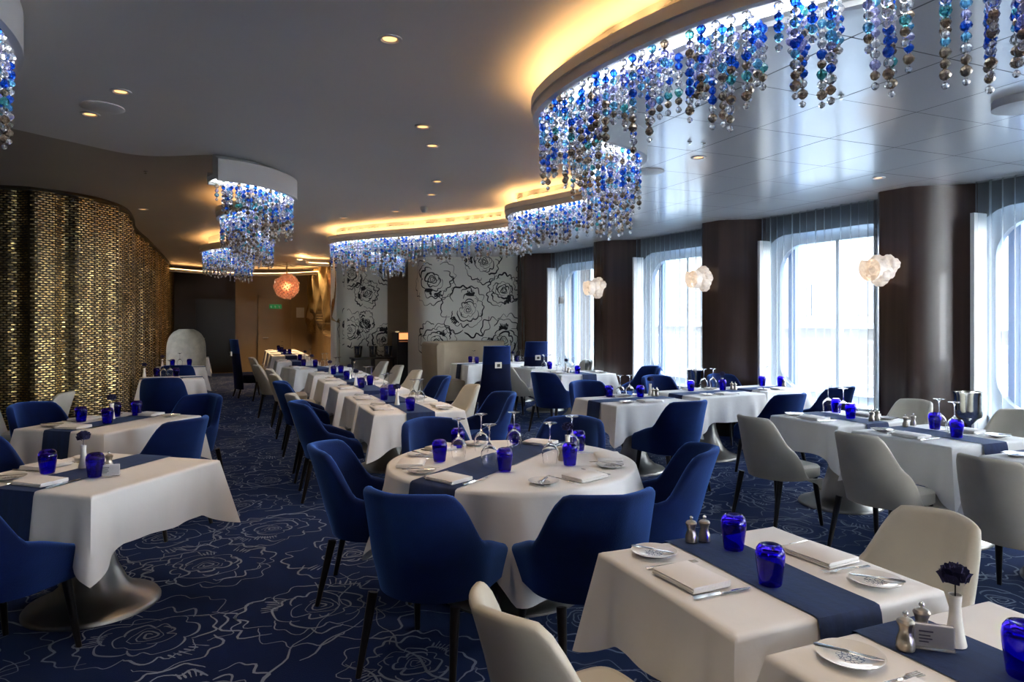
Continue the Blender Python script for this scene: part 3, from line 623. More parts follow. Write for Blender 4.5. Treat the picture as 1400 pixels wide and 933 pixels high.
# ================================================================ CHAIRS
def shell(profile, R=.27, depth=.26, z0=.36, thick=.045, flare=.06, n=48, nv=12, lean=.10):
    """upholstered tub shell: U plan from front end round the back to the other front end"""
    L1 = depth; arcL = PI*R; tot = 2*L1+arcL; rows = []
    for i in range(n+1):
        s = tot*i/n
        if s < L1: x, y, nx, ny = R, depth-s, 1, 0
        elif s > L1+arcL: x, y, nx, ny = -R, s-L1-arcL, -1, 0
        else: a = (s-L1)/R; x, y, nx, ny = R*math.cos(a), -R*.92*math.sin(a), math.cos(a), -math.sin(a)
        u = abs(2*i/n-1)      # 0 at the back, 1 at the front ends
        top = profile(u); row = []
        back = max(0, 1-u*1.6)
        def pt(z, off):
            k = (z-z0)/.5; o = off+flare*(k-.5)*.7-.02*(1-min(1, k*3))
            return Vector((x+nx*o, y*1+ny*o-lean*max(0, k)**1.5*back, z))
        for j in range(nv+1): row.append(pt(z0+(top-thick*.5-z0)*j/nv, thick/2))
        for j in range(1, 6): a = PI*j/6; row.append(pt(top-thick*.5+thick*.5*math.sin(a), thick/2*math.cos(a)))
        for j in range(nv+1): row.append(pt(top-thick*.5-(top-thick*.5-z0)*j/nv, -thick/2))
        row.append(row[0].copy()); rows.append(row)
    mb = MB().grid(rows)
    for rw, fl in ((rows[0], 1), (rows[-1], 0)):
        m_ = len(rw)-1; q = list(range(m_)); h = m_//2
        # close the front ends with strips
        fc = [(j, j+1, m_-2-j, m_-1-j) for j in range(h-1)]
        mb.add(rw[:-1], fc if fl else [f_[::-1] for f_ in fc])
    return mb
def sm(a, b, x): t = max(0, min(1, (x-a)/(b-a))); return t*t*(3-2*t)
def blue_prof(u): return .87-.012*(u/.3)**2-.22*sm(.30, .56, u)-.015*sm(.6, .9, u)-.10*sm(.93, 1.0, u)**2
def white_prof(u): return .86-.012*(u/.3)**2-.20*sm(.24, .46, u)-.20*sm(.42, .80, u)-.03*sm(.9, 1, u)
def cushion(w0, w1, y0, y1, z0, z1, r=.03):
    mb = MB(); lv = [(z0, .012), (z0+.015, 0), (z1-.02, 0), (z1-.006, .012), (z1, .035)]; n = 40; rows = []
    for z, ins in lv:
        row = []
        for i in range(n):
            a = 2*PI*i/n; c, s_ = math.cos(a), math.sin(a); e = .35 if s_ > 0 else .85; sx = math.copysign(abs(c)**e, c); sy_ = math.copysign(abs(s_)**e, s_)
            ym = .04; y = ym+sy_*((y1-ym if s_ > 0 else ym-y0)-ins); w_ = w0+(w1-w0)*(y-y0)/(y1-y0); row.append(Vector((sx*(w_-ins), y, z)))
        rows.append(row+[row[0]])
    mb.grid(rows); mb.add([r_ for r_ in rows[-1][:-1]], [tuple(range(n))]); mb.add([r_ for r_ in rows[0][:-1]], [tuple(range(n))[::-1]]); return mb
def legs(x, yf, yb, ztop, m, splay=.05):
    L = []
    for sx in (-1, 1):
        for y, sy_ in ((yf, 1), (yb, -1.6)):
            L.append(('leg', MB().bar((sx*(x+splay*.5), y+sy_*splay, 0), (sx*x, y, ztop), .013, .023, 10).mesh('leg', m)))
    return L
PROTO['blue'] = ('armchair', [('backrest', shell(blue_prof, R=.275, depth=.25, thick=.055).mesh('backrest', M['velvet'], True, 80)),
    ('seat', cushion(.235, .245, -.225, .25, .35, .475).mesh('seat', M['velvet'])),]+legs(.21, .19, -.20, .36, M['leg']))
PROTO['white'] = ('side_chair', [('backrest', shell(white_prof, R=.255, depth=.22, z0=.37, thick=.042, flare=.05).mesh('backrest', M['leather'], True, 80)),
    ('seat', cushion(.215, .23, -.205, .25, .375, .475).mesh('seat', M['seat'])),]+legs(.20, .17, -.19, .38, M['leg']))
# high-back navy chair with a ring pull on the back
hb = MB(); P = []
for j in range(19):
    z = .18+1.02*j/18; hw = .275-.05*sm(.3, .9, z)-.01*sm(.9, 1.2, z); y = -.20-.10*max(0, z-.2)**1.3
    row = []
    for i in range(24):
        a = 2*PI*i/24; c, s_ = math.cos(a), math.sin(a); row.append(Vector((math.copysign(abs(c)**.5, c)*hw, y+math.copysign(abs(s_)**.6, s_)*.045-.05*(1-(math.copysign(abs(c)**.5, c))**2), z)))
    P.append(row+[row[0]])
hb.grid(P[:14]); top_ = MB().grid(P[13:]); top_.add(P[-1][:-1], [tuple(range(24))])
PROTO['high'] = ('high_back_chair', [('backrest', hb.mesh('backrest', M['navy'])), ('headrest', top_.mesh('headrest', M['velvet']), 'smoother blue band along the top of the back'),
    ('seat', cushion(.24, .26, -.20, .28, .30, .47).mesh('seat', M['navy'])), ('ring_plate', MB().box(-.05, .05, -.385, -.36, .86, .95).mesh('ring_plate', M['silver'], False), 'square metal pull'), ('ring_inset', MB().box(-.025, .025, -.39, -.384, .88, .925).mesh('ring_inset', M['black'], False))]+legs(.21, .2, -.2, .3, M['leg']))
# egg shaped white chair
eg_ = MB(); P = []
for j in range(25):
    t = j/24; z = .30+1.12*t; hw = .36*max(.02, 1-abs((t-.46)/.56)**4)**.5; row = []
    for i in range(33):
        a = -1.15+2.3*i/32; row.append(Vector((hw*math.sin(a)/math.sin(1.15), -.30*math.cos(a)+.05-.04*t, z)))
    P.append(row)
eg_.grid(P); eg_.grid([[v*1+Vector((0, .05, 0)) for v in r_] for r_ in P], flip=True)
for r_ in (P[0], P[-1]): eg_.grid([r_, [v+Vector((0, .05, 0)) for v in r_]])
eg_.grid([[r_[0], r_[0]+Vector((0, .05, 0))] for r_ in P]); eg_.grid([[r_[-1], r_[-1]+Vector((0, .05, 0))] for r_ in P])
PROTO['egg'] = ('egg_chair', [('backrest', eg_.mesh('backrest', M['oval'], True, 70)), ('seat', cushion(.26, .28, -.2, .3, .30, .46).mesh('seat', M['seat']))]+legs(.2, .2, -.15, .3, M['leg']))
G = {'blue': ('armchair', 'blue velvet armchairs'), 'white': ('chair', 'cream leather side chairs'), 'high': ('chair', 'navy high-back chairs'), 'egg': ('chair', None)}
LOOK = {'blue': 'blue velvet armchair ', 'white': 'cream leather side chair ', 'high': 'tall navy high-back chair ', 'egg': 'rounded white embossed egg-shaped chair '}
def chair(kind, x, y, face, where, back=False):
    """x, y: seat centre (or top of the back when back=True); face = direction it looks at"""
    f_ = Vector((face[0], face[1])).normalized(); rz = math.atan2(-f_.x, f_.y)
    if back: x += f_.x*.34; y += f_.y*.34
    put(kind, (x, y, 0), rz, LOOK[kind]+where, G[kind][0], G[kind][1])
RC = Vector((1.58, 3.78))
def rchair(px, py, where, mn=.95):
    p = at(px, py, .87); d = (RC-p.xy); c_ = RC-d.normalized()*max(mn, (d.length-.34)); chair('blue', c_.x, c_.y, d, where)
rchair(552, 668, 'at the round table, nearest on its left, back to the camera')
rchair(828, 664, 'at the round table, nearest on its right, back to the camera')
rchair(934, 609, 'at the right side of the round table, seen from its side', .82)
rchair(462, 606, 'at the left side of the round table beside the aisle', .82)
rchair(604, 577, 'at the far left of the round table, facing the camera', .88)
rchair(783, 571, 'at the far right of the round table, behind its vase', .90)
D38 = Vector((math.sin(math.radians(38.3)), math.cos(math.radians(38.3)))); A38 = Vector((-D38.y, D38.x))
chair('blue', -1.0, 3.86, D38, 'at the bottom left corner, cut off by the edge')
chair('blue', -1.30, 5.05, -A38, 'cut off at the left edge behind the left foreground table')
chair('blue', -.21, 5.65, A38, 'between the two left tables, back to the camera', True)
chair('blue', -1.66, 7.26, -A38, 'at the far side of the second left table, facing the camera', True)
chair('blue', -.16, 7.42, -D38, 'at the aisle end of the second left table', True)
chair('blue', -.78, 9.75, (.1, 1), 'with its back to the camera at the first gold screen table', True)
chair('white', -1.48, 8.35, (-1, .15), 'in front of the gold screen behind the second left table', True)
chair('blue', -.75, 12.35, (0, 1), 'between the first and second gold screen tables', True)
chair('egg', -.74, 15.0, (0, -1), 'among the tables by the dark door')
chair('white', .95, 1.72, (1, .12), 'at the bottom centre, left of the near square table')
chair('white', 2.25, 1.80, (-1, .05), 'facing left across the near square table')
cy_ = [(6.42, 'blue', 'white'), (7.2, 'white', ''), (8.6, 'blue', ''), (9.9, 'white', ''), (11.0, 'white', ''), (12.1, 'white', ''), (14.6, 'white', '')]
o1 = ['nearest', 'second', 'third', 'fourth', 'fifth', 'sixth', 'seventh']
for i, (y, c, _) in enumerate(cy_): chair(c, .90 if y < 12 else .76, y, (1, -.05), '%s on the aisle side of the long centre row' % o1[i])
for i, (y, c) in enumerate([(6.42, 'blue'), (7.4, 'white'), (8.6, 'blue'), (9.9, 'white'), (11.05, 'white'), (12.2, 'white')]): chair(c, 2.34, y, (-1, -.08), '%s on the window side of the long centre row' % o1[i])
chair('white', 4.05, 4.19, (1, .03), 'back to the camera, third from the right edge by the windows')
chair('white', 4.12, 3.30, (1, .03), 'back to the camera, second from the right edge by the windows')
chair('white', 4.10, 2.44, (1, .03), 'back to the camera, cut off by the right edge')
chair('white', 5.66, 4.42, (-1, 0), 'against the nearest column across the window table')
chair('white', 5.78, 3.58, (-1, 0), 'under the big window at the right edge')
chair('blue', 3.90, 5.42, (-.12, 1), 'with its back to the camera left of the cream chairs')
chair('blue', 4.00, 7.00, (0, -1), 'facing the camera behind the table right of the round one')
chair('blue', 5.22, 5.52, (-.12, 1), 'half hidden behind a cream chair back')
chair('blue', 5.25, 7.35, (0, -1), 'facing the camera beside a white bud vase near the windows')
chair('blue', 6.28, 5.85, (-.12, 1), 'nearest to the second window, back to the camera')
chair('blue', 6.17, 7.18, (0, -1), 'facing the camera by the middle column foot')
chair('blue', 6.03, 9.2, (-1, -.1), 'by the far left window beside the column')
chair('blue', 4.36, 8.85, (1, .45), 'seen from its back left of the far window tables')
chair('white', 4.45, 10.3, (1, .2), 'beside the tall navy chair, turned to the windows')
chair('white', 5.98, 11.22, (-1, -.1), 'in front of the farthest window column')
chair('high', 3.90, 10.15, (.1, 1), 'left of the two by the rose wallpaper', False)
chair('high', 5.36, 11.85, (.1, 1), 'right of the two, before the far brown column', False)
chair('high', .45, 15.3, (1, .2), 'dark beside the far end of the aisle')

# ================================================================ TABLES
ZT = .752
def pedestal(R, h=.70, r=.055):
    return MB().lathe([(R, 0), (R, .012), (R*.97, .026), (R*.72, .055), (R*.50, .12), (R*.36, .22), (R*.25, .36), (r+.02, .52), (r, .62), (r+.03, .69), (r+.03, h)], 48)
PROTO['table'] = ('square_table', [('table_top', MB().box(-.36, .36, -.34, .34, .71, .745).mesh('table_top', M['black'], False)), ('pedestal', pedestal(.34).mesh('pedestal', M['silver']))])
PROTO['rtable'] = ('round_table', [('table_top', MB().lathe([(.70, .70), (.72, .71), (.72, .74), (.71, .747)], 64).mesh('table_top', M['black'])), ('pedestal', pedestal(.44, .70, .07).mesh('pedestal', M['silver']))])
def square_cloth(w_, d, h, seed):
    rnd = random.Random(seed); ph = [rnd.uniform(0, 6) for _ in range(6)]; hx, hy = w_/2, d/2; per = []; n = 36; tw_ = [rnd.uniform(.8, 1.25) for _ in range(4)]
    cs = [(hx, hy), (-hx, hy), (-hx, -hy), (hx, -hy)]; rc = .016
    for c in range(4):
        p0 = Vector(cs[c]); p1 = Vector(cs[(c+1) % 4]); e = (p1-p0); L = e.length; t = e/L; nn = Vector((t.y, -t.x)); nn = nn if nn.dot(p0+p1) > 0 else -nn
        pn = Vector(cs[(c+3) % 4]); n0 = (p0-pn).normalized()  # previous direction
        for k in range(n):
            u = k/n; u = u-.9*math.sin(2*PI*u)/(2*PI)*.6; s_ = L*u; q = p0+t*s_
            dc = min(s_, L-s_); ci = c if s_ < L/2 else (c+1) % 4
            kc = max(0, 1-dc/(h*.62)); dv = (q-Vector((0, 0))); diag = Vector((math.copysign(1, q.x), math.copysign(1, q.y))).normalized()
            nrm = (nn*(1-kc**3)+diag*kc**3).normalized(); per.append((q, nrm, nn, kc, s_+c*1.7, ci))
    rows = []
    vals = [0, .04, .12, .25, .4, .55, .7, .85, .95, 1.0]
    for q, nrm, nn, kc, s_, ci in per:
        Ld = h*(1+.42*kc**1.3)*(1+.02*math.sin(s_*7+ph[0])); row = []
        for v in (.25, .6, .93): row.append(Vector((q.x*v, q.y*v, ZT)))
        row.append(Vector((q.x-nrm.x*.012, q.y-nrm.y*.012, ZT)))
        for v in vals:
            rip = (.010*math.sin(s_*15+ph[1])+.008*math.sin(s_*27+ph[2]+v))*v*(1-kc)
            o = .004+.018*v+rip+h*.33*kc**2.0*v*tw_[ci]-.045*v*math.sin(PI*min(1, kc*1.0))**2*(1-kc)
            row.append(Vector((q.x+nrm.x*o, q.y+nrm.y*o, ZT-.006-Ld*v)))
        rows.append(row)
    mb = MB().grid(rows, closed_u=True); c = len(mb.v); n_ = len(rows); st = len(rows[0]); mb.v.append((0, 0, ZT)); mb.f += [[c, i*st, ((i+1) % n_)*st] for i in range(n_)]; mb.m += [0]*n_
    return mb
def round_cloth(R, half, seed):
    ph = random.Random(seed).uniform(0, 6); rows = []; n = 220; rot = .55
    for i in range(n):
        a = 2*PI*i/n; c, s_ = math.cos(a-rot), math.sin(a-rot); ext = half/max(abs(c), abs(s_)); Ld = min(ext-R, .50); kc = (Ld-(half-R))/(.5-half+R); row = []
        for v in (.3, .7, .95): row.append(Vector((R*v*math.cos(a), R*v*math.sin(a), ZT)))
        row.append(Vector(((R-.01)*math.cos(a), (R-.01)*math.sin(a), ZT)))
        for v in [0, .05, .12, .25, .4, .55, .7, .85, 1]:
            o = .004+.025*v+.055*v*math.sin(a*10+ph+.8*math.sin(a*3))+.012*v*math.sin(a*29)+.07*kc*v; row.append(Vector(((R+o)*math.cos(a), (R+o)*math.sin(a), ZT-.006-Ld*v)))
        rows.append(row)
    mb = MB().grid(rows, closed_u=True); c = len(mb.v); st = len(rows[0]); mb.v.append((0, 0, ZT)); mb.f += [[c, i*st, ((i+1) % n)*st] for i in range(n)]; mb.m += [0]*n
    return mb
def runner_mesh(w_, d, drop, cx=0, rnd=0):
    rows = []; path = []
    for v in (1, .75, .5, .25, .06): path.append((-(d/2+.014+.028*v), ZT-.004-drop*v, 0))
    path.append((-(d/2+.008), ZT+.001, 0)); path.append((-(d/2-.008), ZT+.0035, 1))
    for k in range(1, 10): path.append((-(d/2-.008)+(d-.016)*k/10, ZT+.0035, 1))
    path += [(-a, z, f) for a, z, f in path[:7][::-1]]
    for y, z, flat in path:
        row = []
        for i in range(13):
            x = (i/12-.5)*w_; o = 0 if flat else .004*math.sin(i*1.9+rnd)*min(1, (ZT-z)*6); row.append(Vector((cx+x+(.004*math.sin(y*9+rnd) if flat else 0), y+(math.copysign(o+.004*0, y)), z)))
        rows.append(row)
    return MB().grid(rows, flip=True)
TB = {}
def table(key, cx, cy, rot, w_, d, desc, h=.28, run=('y', .25), clabel=None):
    R = Matrix.Rotation(rot, 3, 'Z')
    o = put('table', (cx, cy, 0), rot, 'silver pedestal table under the cloth of '+desc, 'table', 'square pedestal tables', (w_/.8, d/.76, 1))
    o.scale = (1, 1, 1)
    for c in o.children:
        if c.name.startswith('table_top'): c.scale = ((w_-.05)/.72, (d-.05)/.68, 1)
    c = link('tablecloth', square_cloth(w_, d, h, len(TB)).mesh('tablecloth', M['cloth'], True, 75), None, (cx, cy, 0), rot); tag(c, 'white linen cloth draped over '+desc, 'tablecloth', 'white square tablecloths')
    if run:
        dd, ww, rr = (d, w_, 0) if run[0] == 'y' else (w_, d, PI/2)
        r_ = link('table_runner', runner_mesh(run[1], dd, .27, 0, len(TB)).mesh('table_runner', M['runner'], True, 60), None, (cx, cy, 0), rot+rr); tag(r_, 'blue fabric runner across '+desc, 'table runner', 'blue table runners')
    TB[key] = (cx, cy, rot, w_, d, desc)
# things on tables ------------------------------------------------
def smooth_prof(pr, n=4):
    P = catmull([(r, z) for r, z in pr], .004); return [(max(.0008, p.x), p.y) for p in P]
PROTO['tumbler'] = ('tumbler', [('', MB().lathe([(.0335, .0), (.036, .004), (.0395, .03), (.0445, .065), (.0455, .082), (.0425, .098), (.035, .108), (.026, .111), (.015, .107), (.002, .105),
    (.002, .093), (.02, .094), (.034, .090), (.0395, .079), (.0395, .065), (.0355, .03), (.0315, .003), (.0315, 0)], 28, caps=False).mesh('tumbler', M['cobalt'], True, 60))])
for v_ in PROTO['tumbler'][1][0][1].vertices: v_.co.z *= 1.15
PROTO['wine'] = ('wine_glass', [('', MB().lathe([(.036, 0), (.0375, .006), (.043, .04), (.0450, .062), (.043, .078), (.030, .098), (.012, .114), (.005, .126), (.0035, .15), (.0035, .19), (.006, .207), (.018, .215), (.037, .2185), (.038, .221), (.02, .223), (.001, .2235)], 28, caps=False)
    .lathe([(.0005, .112), (.010, .110), (.028, .095), (.0415, .077), (.0435, .062), (.0415, .04), (.0362, .006), (.0352, 0)], 28, caps=False).mesh('wine_glass', M['clear'], True, 60))])
for v_ in PROTO['wine'][1][0][1].vertices: v_.co *= 1.08
PROTO['mill'] = ('pepper_mill', [('body', MB().lathe([(.021, 0), (.022, .004), (.0215, .022), (.019, .03), (.0145, .044), (.0155, .055), (.019, .064), (.0195, .066), (.021, .068), (.021, .071), (.017, .077), (.008, .081), (.003, .082)], 24).mesh('body', M['pewter'], True, 30)),
    ('knob', MB().lathe([(.003, .080), (.003, .084), (.0065, .087), (.0075, .091), (.005, .096), (.0015, .098)], 16).mesh('knob', M['steel']))])
PROTO['vase'] = ('bud_vase', [('', MB().lathe([(.026, 0), (.0265, .003), (.021, .03), (.0155, .07), (.0135, .10), (.0155, .125), (.0165, .13), (.0140, .13), (.0115, .10), (.0115, .05), (.001, .045)], 24, caps=False).mesh('bud_vase', M['vase'], True, 60))])
fl = MB(); rf = random.Random(3); fc = Vector((0, 0, .180))
for i in range(30):
    zz = 1-1.45*(i+.5)/30; rr_ = math.sqrt(max(0, 1-zz*zz)); a = i*2.39996; d = Vector((rr_*math.cos(a), rr_*math.sin(a), zz)); t1 = d.cross(Vector((0, 0, 1))).normalized(); t2 = t1.cross(d).normalized(); S_ = .013+.006*(i/30); P = []
    for u in range(6):
        row = []
        for v in range(5):
            x, y = (u/5-.5)*2, v/4*1.6-.5; bow = .0045*x*x*(1 if i % 2 else -.4)+.0022*math.sin(3*x+i)+.004*max(0, y)**2
            row.append(fc+d*(.0185+.007*(i/30)+bow)+t1*x*S_*(1-.25*abs(y))+t2*y*S_)
        P.append(row)
    fl.grid(P)
fl.lathe([(.001, .160), (.012, .166), (.018, .178), (.014, .192), (.002, .198)], 12)
PROTO['flower'] = ('fabric_rose', [('petals', fl.mesh('petals', M['flower'], True, 80)), ('stem', MB().bar((0, 0, .055), (0, 0, .165), .002, .002, 6).mesh('stem', M['black'])),])
PROTO['holder'] = ('card_holder', [('stand', MB().box(-.045, .045, -.012, .012, 0, .006).box(-.045, .045, .006, .009, .006, .062).box(-.045, .045, -.009, -.006, .006, .062).mesh('stand', M['acrylic'], False)),
    ('card', MB().box(-.043, .043, -.0055, .0055, .006, .060).mesh('card', M['card'], False), 'white printed card'), ('print', MB().add([], []).box(-.036, -.004, -.0098, -.0092, .044, .048).box(-.036, -.010, -.0098, -.0092, .034, .037).box(-.036, -.006, -.0098, -.0092, .026, .029).box(-.036, -.014, -.0098, -.0092, .018, .021).mesh('print', M['ink'], False), 'grey printed lines')])
PROTO['plate'] = ('bread_plate', [('', MB().lathe([(.045, 0), (.048, .002), (.078, .012), (.081, .0145), (.077, .0145), (.050, .006), (.03, .005), (.001, .005)], 40).mesh('bread_plate', M['plate'], True, 60))])
nk = MB()
for k, (a, b_, z0, z1) in enumerate([(0, .0, 0, .006), (.002, .0, .0065, .012), (.0, .003, .0125, .019)]):
    P = []
    for i in range(9):
        u = i/8; x = (u-.5)*.20; P.append([Vector((x+a, -.075+b_, z0)), Vector((x+a, -.079+b_, (z0+z1)/2)), Vector((x+a, -.073+b_, z1)), Vector((x+a, 0, z1+.004*math.sin(u*PI)*(k == 2))), Vector((x+a, .073, z1)), Vector((x+a, .077, (z0+z1)/2)), Vector((x+a, .073, z0)), Vector((x+a, -.075+b_, z0))])
    nk.grid(P); nk.add(P[0][:-1], [tuple(range(7))]); nk.add(P[-1][:-1], [tuple(range(7))[::-1]])
PROTO['napkin'] = ('napkin', [('', nk.mesh('napkin', M['napkin'], True, 50))])
def flatpath(pts, hs, mb=None):
    """cutlery: list of (y, halfwidth, z, thick)"""
    mb = mb or MB(); rows = [[Vector((-w_, y, z)), Vector((-w_*.6, y, z+t)), Vector((w_*.6, y, z+t)), Vector((w_, y, z)), Vector((0, y, z-.0002)), Vector((-w_, y, z))] for y, w_, z, t in pts]
    mb.grid(rows); mb.add(rows[0][:-1], [(4, 3, 2, 1, 0)]); mb.add(rows[-1][:-1], [(0, 1, 2, 3, 4)]); return mb
PROTO['knife'] = ('table_knife', [('handle', flatpath([(-.11, .005, .002, .004), (-.105, .0075, .001, .006), (-.05, .0065, .001, .006), (-.01, .005, .001, .006)], 0).mesh('handle', M['steel'], True, 50)), ('blade', flatpath([(-.01, .0045, .0015, .003), (.0, .009, .001, .0015), (.06, .0095, .001, .0015), (.095, .006, .001, .0012), (.108, .001, .001, .001)], 0).mesh('blade', M['steel'], True, 30))])
fk = flatpath([(.035, .003, .003, .002), (.05, .0095, .002, .002), (.062, .0115, .003, .002)], 0)
for x in (-.0095, -.0032, .0032, .0095):
    fk.box(x-.0017, x+.0017, .060, .10, .003, .005)
PROTO['fork'] = ('fork', [('handle', flatpath([(-.10, .004, .0015, .002), (-.095, .009, .0012, .003), (-.05, .006, .0015, .003), (.0, .003, .004, .003), (.036, .003, .003, .003)], 0).mesh('handle', M['steel'], True, 50)), ('tines', fk.mesh('tines', M['steel'], False))])
PROTO['bknife'] = ('butter_knife', [('', flatpath([(-.085, .004, .016, .003), (-.08, .007, .016, .004), (-.01, .005, .016, .004), (.0, .008, .016, .0015), (.05, .010, .016, .0015), (.075, .003, .016, .001)], 0).mesh('butter_knife', M['steel'], True, 50))])
PROTO['bucket'] = ('wine_cooler', [('bowl', MB().lathe([(.055, .60), (.085, .62), (.10, .68), (.105, .80), (.112, .82), (.112, .83), (.10, .825), (.095, .70), (.05, .64), (.002, .63)], 36, caps=False).mesh('bowl', M['steel'], True, 50)), ('stand', MB().lathe([(.14, 0), (.14, .01), (.03, .03), (.015, .1), (.015, .55), (.06, .605)], 24).mesh('stand', M['steel'], True, 50))])
ZI = ZT+.006
def setting(key, side, plate=True):
    cx, cy, rot, w_, d, desc = TB[key]; R = Matrix.Rotation(rot, 3, 'Z')
    a, name, half, hl = {'L': (-PI/2, 'aisle side', w_/2, d/2), 'R': (PI/2, 'window side', w_/2, d/2), 'N': (0, 'near end', d/2, w_/2), 'F': (PI, 'far end', d/2, w_/2)}[side]
    # guest frame: +y forward from the guest
    Rg = Matrix.Rotation(a, 3, 'Z')
    sp_ = min(.25, hl-.105)
    def P(x, y): v = R @ (Rg @ Vector((x, y-half, 0))); return Vector((cx+v.x, cy+v.y, 0))
    rz = rot+a; j = lambda s=.08: random.uniform(-s, s); on = 'at the %s of ' % name.replace('aisle side', 'aisle side')
    q = P(0, .13); put('napkin', (q.x, q.y, ZI), rz+PI/2*0+j(), 'white napkin '+on+desc, 'napkin', 'folded napkins')
    q = P(-.13, .15); put('fork', (q.x, q.y, ZI), rz+j(), 'steel fork '+on+desc, 'fork', 'forks')
    q = P(.13, .15); put('knife', (q.x, q.y, ZI), rz+j(.1), 'table knife '+on+desc, 'knife', 'table knives')
    if plate:
        q = P(-sp_, .16); put('plate', (q.x, q.y, ZI), rz, 'rose-print plate '+on+desc, 'plate', 'bread plates')
        put('bknife', (q.x, q.y, ZI), rz-1.0+j(.3), 'butter knife '+on+desc, 'knife', 'butter knives')
ITEM = {'t': ('tumbler', 'cobalt blue tumbler', 'glass', 'blue tumblers'), 'g': ('wine', 'upturned wine glass', 'wine glass', 'upturned wine glasses'), 'm': ('mill', 'small pewter mill', 'pepper mill', 'salt and pepper mills'),
        'v': ('vase', 'slim white bud vase', 'vase', 'white bud vases'), 'h': ('holder', 'clear stand with a printed card', 'card holder', 'card holders')}
def items(key, lst, desc=None, flower=True):
    desc = desc or TB[key][5]
    by = {}
    for e in lst: by.setdefault(e[0], []).append(e)
    for k, L in by.items():
        L.sort(key=lambda e: e[1]); n = len(L); nm = {1: [''], 2: [', left one', ', right one'], 3: [', leftmost', ', middle one', ', rightmost']}.get(n, [', leftmost']+[', %s from left' % x for x in ('second', 'third', 'fourth', 'fifth', 'sixth', 'seventh')][:n-2]+[', rightmost'])
        for i, e in enumerate(L):
            p = at(e[1], e[2], ZI); kd, lk, cat, gr = ITEM[k]
            tx, ty, tr, tw2, td2, _ = TB[key]
            if tw2:
                q = Matrix.Rotation(-tr, 2) @ (p.xy-Vector((tx, ty))); m2 = .05; q = Vector((max(-tw2/2+m2, min(tw2/2-m2, q.x)), max(-td2/2+m2, min(td2/2-m2, q.y)))); q = Matrix.Rotation(tr, 2) @ q; p = Vector((tx+q.x, ty+q.y, ZI))
            rz = e[3] if len(e) > 3 else random.uniform(-.3, .3) if k != 'h' else -YAW
            put(kd, (p.x, p.y, ZI+.0005), rz, lk+' on '+desc+nm[i], cat, gr)
            if k == 'v' and flower:
                o = put('flower', (p.x, p.y, ZI), random.uniform(0, 6), 'navy fabric rose in the vase on '+desc+nm[i], 'flower', 'navy fabric roses')
table('T1', 1.67, 1.82, 0, .82, .72, 'the near square table', .27, ('y', .245))
setting('T1', 'L'); setting('T1', 'R'); items('T1', [('t', 1003, 751), ('t', 1053, 799), ('m', 945, 741), ('m', 963, 740)])
table('T2', 1.70, .99, 0, .86, .72, 'the bottom right corner table', .27, ('y', .25))
setting('T2', 'L'); items('T2', [('t', 1400, 925), ('m', 1238, 888), ('m', 1260, 874), ('h', 1277, 888, -.72), ('v', 1306, 882)])
table('T4', -.69, 4.45, -math.radians(38.3), .94, .90, 'the left foreground table', .28, ('y', .26))
setting('T4', 'N'); setting('T4', 'L'); items('T4', [('t', 65, 647), ('t', 130, 652), ('v', 114, 640), ('m', 137, 643), ('m', 149, 641), ('h', 151, 651, -.1)])
table('T5', -.87, 6.55, -math.radians(38.3), .87, 1.02, 'the second left table', .28, ('y', .26))
for q in 'NLF': setting('T5', q)
items('T5', [('t', 111, 577), ('t', 147, 579), ('t', 187, 568), ('t', 158, 570), ('v', 153, 573)])
table('TL', -2.62, 8.1, 0, .9, .8, 'the table at the left edge', .28, None); setting('TL', 'R')
table('LA', -.74, 11.15, .08, .82, .72, 'the first gold screen table', .28, ('x', .25)); setting('LA', 'N')
items('LA', [('t', 214, 515), ('t', 241, 515), ('g', 223, 512.5), ('g', 232, 513), ('v', 196, 515)])
table('LB', -.76, 13.6, .05, .80, .72, 'the second gold screen table', .28, ('x', .25)); setting('LB', 'N')
items('LB', [('t', 236, 500), ('t', 259, 500), ('g', 246, 499), ('v', 223, 499.5)])
table('LC', -.78, 16.9, 0, .80, .72, 'the third gold screen table', .28, ('x', .25))
on = ['nearest', 'second', 'third', 'fourth', 'fifth']
for i, y in enumerate([6.48, 7.38, 8.58, 9.82, 11.06]):
    table('C%d' % i, 1.645, y, 0, .85, .74, 'the %s centre row table' % on[i], .29, ('y', .27)); setting('C%d' % i, 'L'); setting('C%d' % i, 'R')
items('C0', [('t', 561, 562), ('v', 543, 554), ('g', 563, 550), ('g', 573, 550)])
items('C1', [('t', 525, 547), ('t', 535.6, 541.5), ('g', 525, 541), ('g', 531, 539)])
items('C2', [('t', 494, 530.5), ('t', 506, 527), ('v', 484, 526), ('g', 499, 526), ('g', 504.5, 525)])
items('C3', [('t', 474, 519.5), ('v', 478, 518), ('g', 484, 517)])
items('C4', [('t', 456, 512), ('t', 466, 510.5), ('v', 451, 511), ('g', 459, 509), ('g', 463, 508.5)])
table('C6', 1.50, 12.7, .22, 1.0, .8, 'the turned table in the centre row', .29, ('y', .27)); setting('C6', 'L'); setting('C6', 'R')
items('C6', [('t', 415, 501), ('t', 431, 502), ('g', 441, 501), ('g', 447, 501), ('v', 424, 500)])
table('C7', 1.35, 14.9, 0, .8, .74, 'the small sixth centre row table', .29, ('y', .25)); setting('C7', 'L')
items('C7', [('t', 410, 493), ('v', 417, 493), ('g', 424, 493)])
for i, (y, nm) in enumerate([(17.4, 'the third last table of the row'), (18.75, 'the second last table of the row'), (20.1, 'the last table before the beige door')]):
    table('C%d' % (8+i), 1.42, y, 0, .85, .74, nm, .29, ('y', .27)); setting('C%d' % (8+i), 'L', False); setting('C%d' % (8+i), 'R', False)
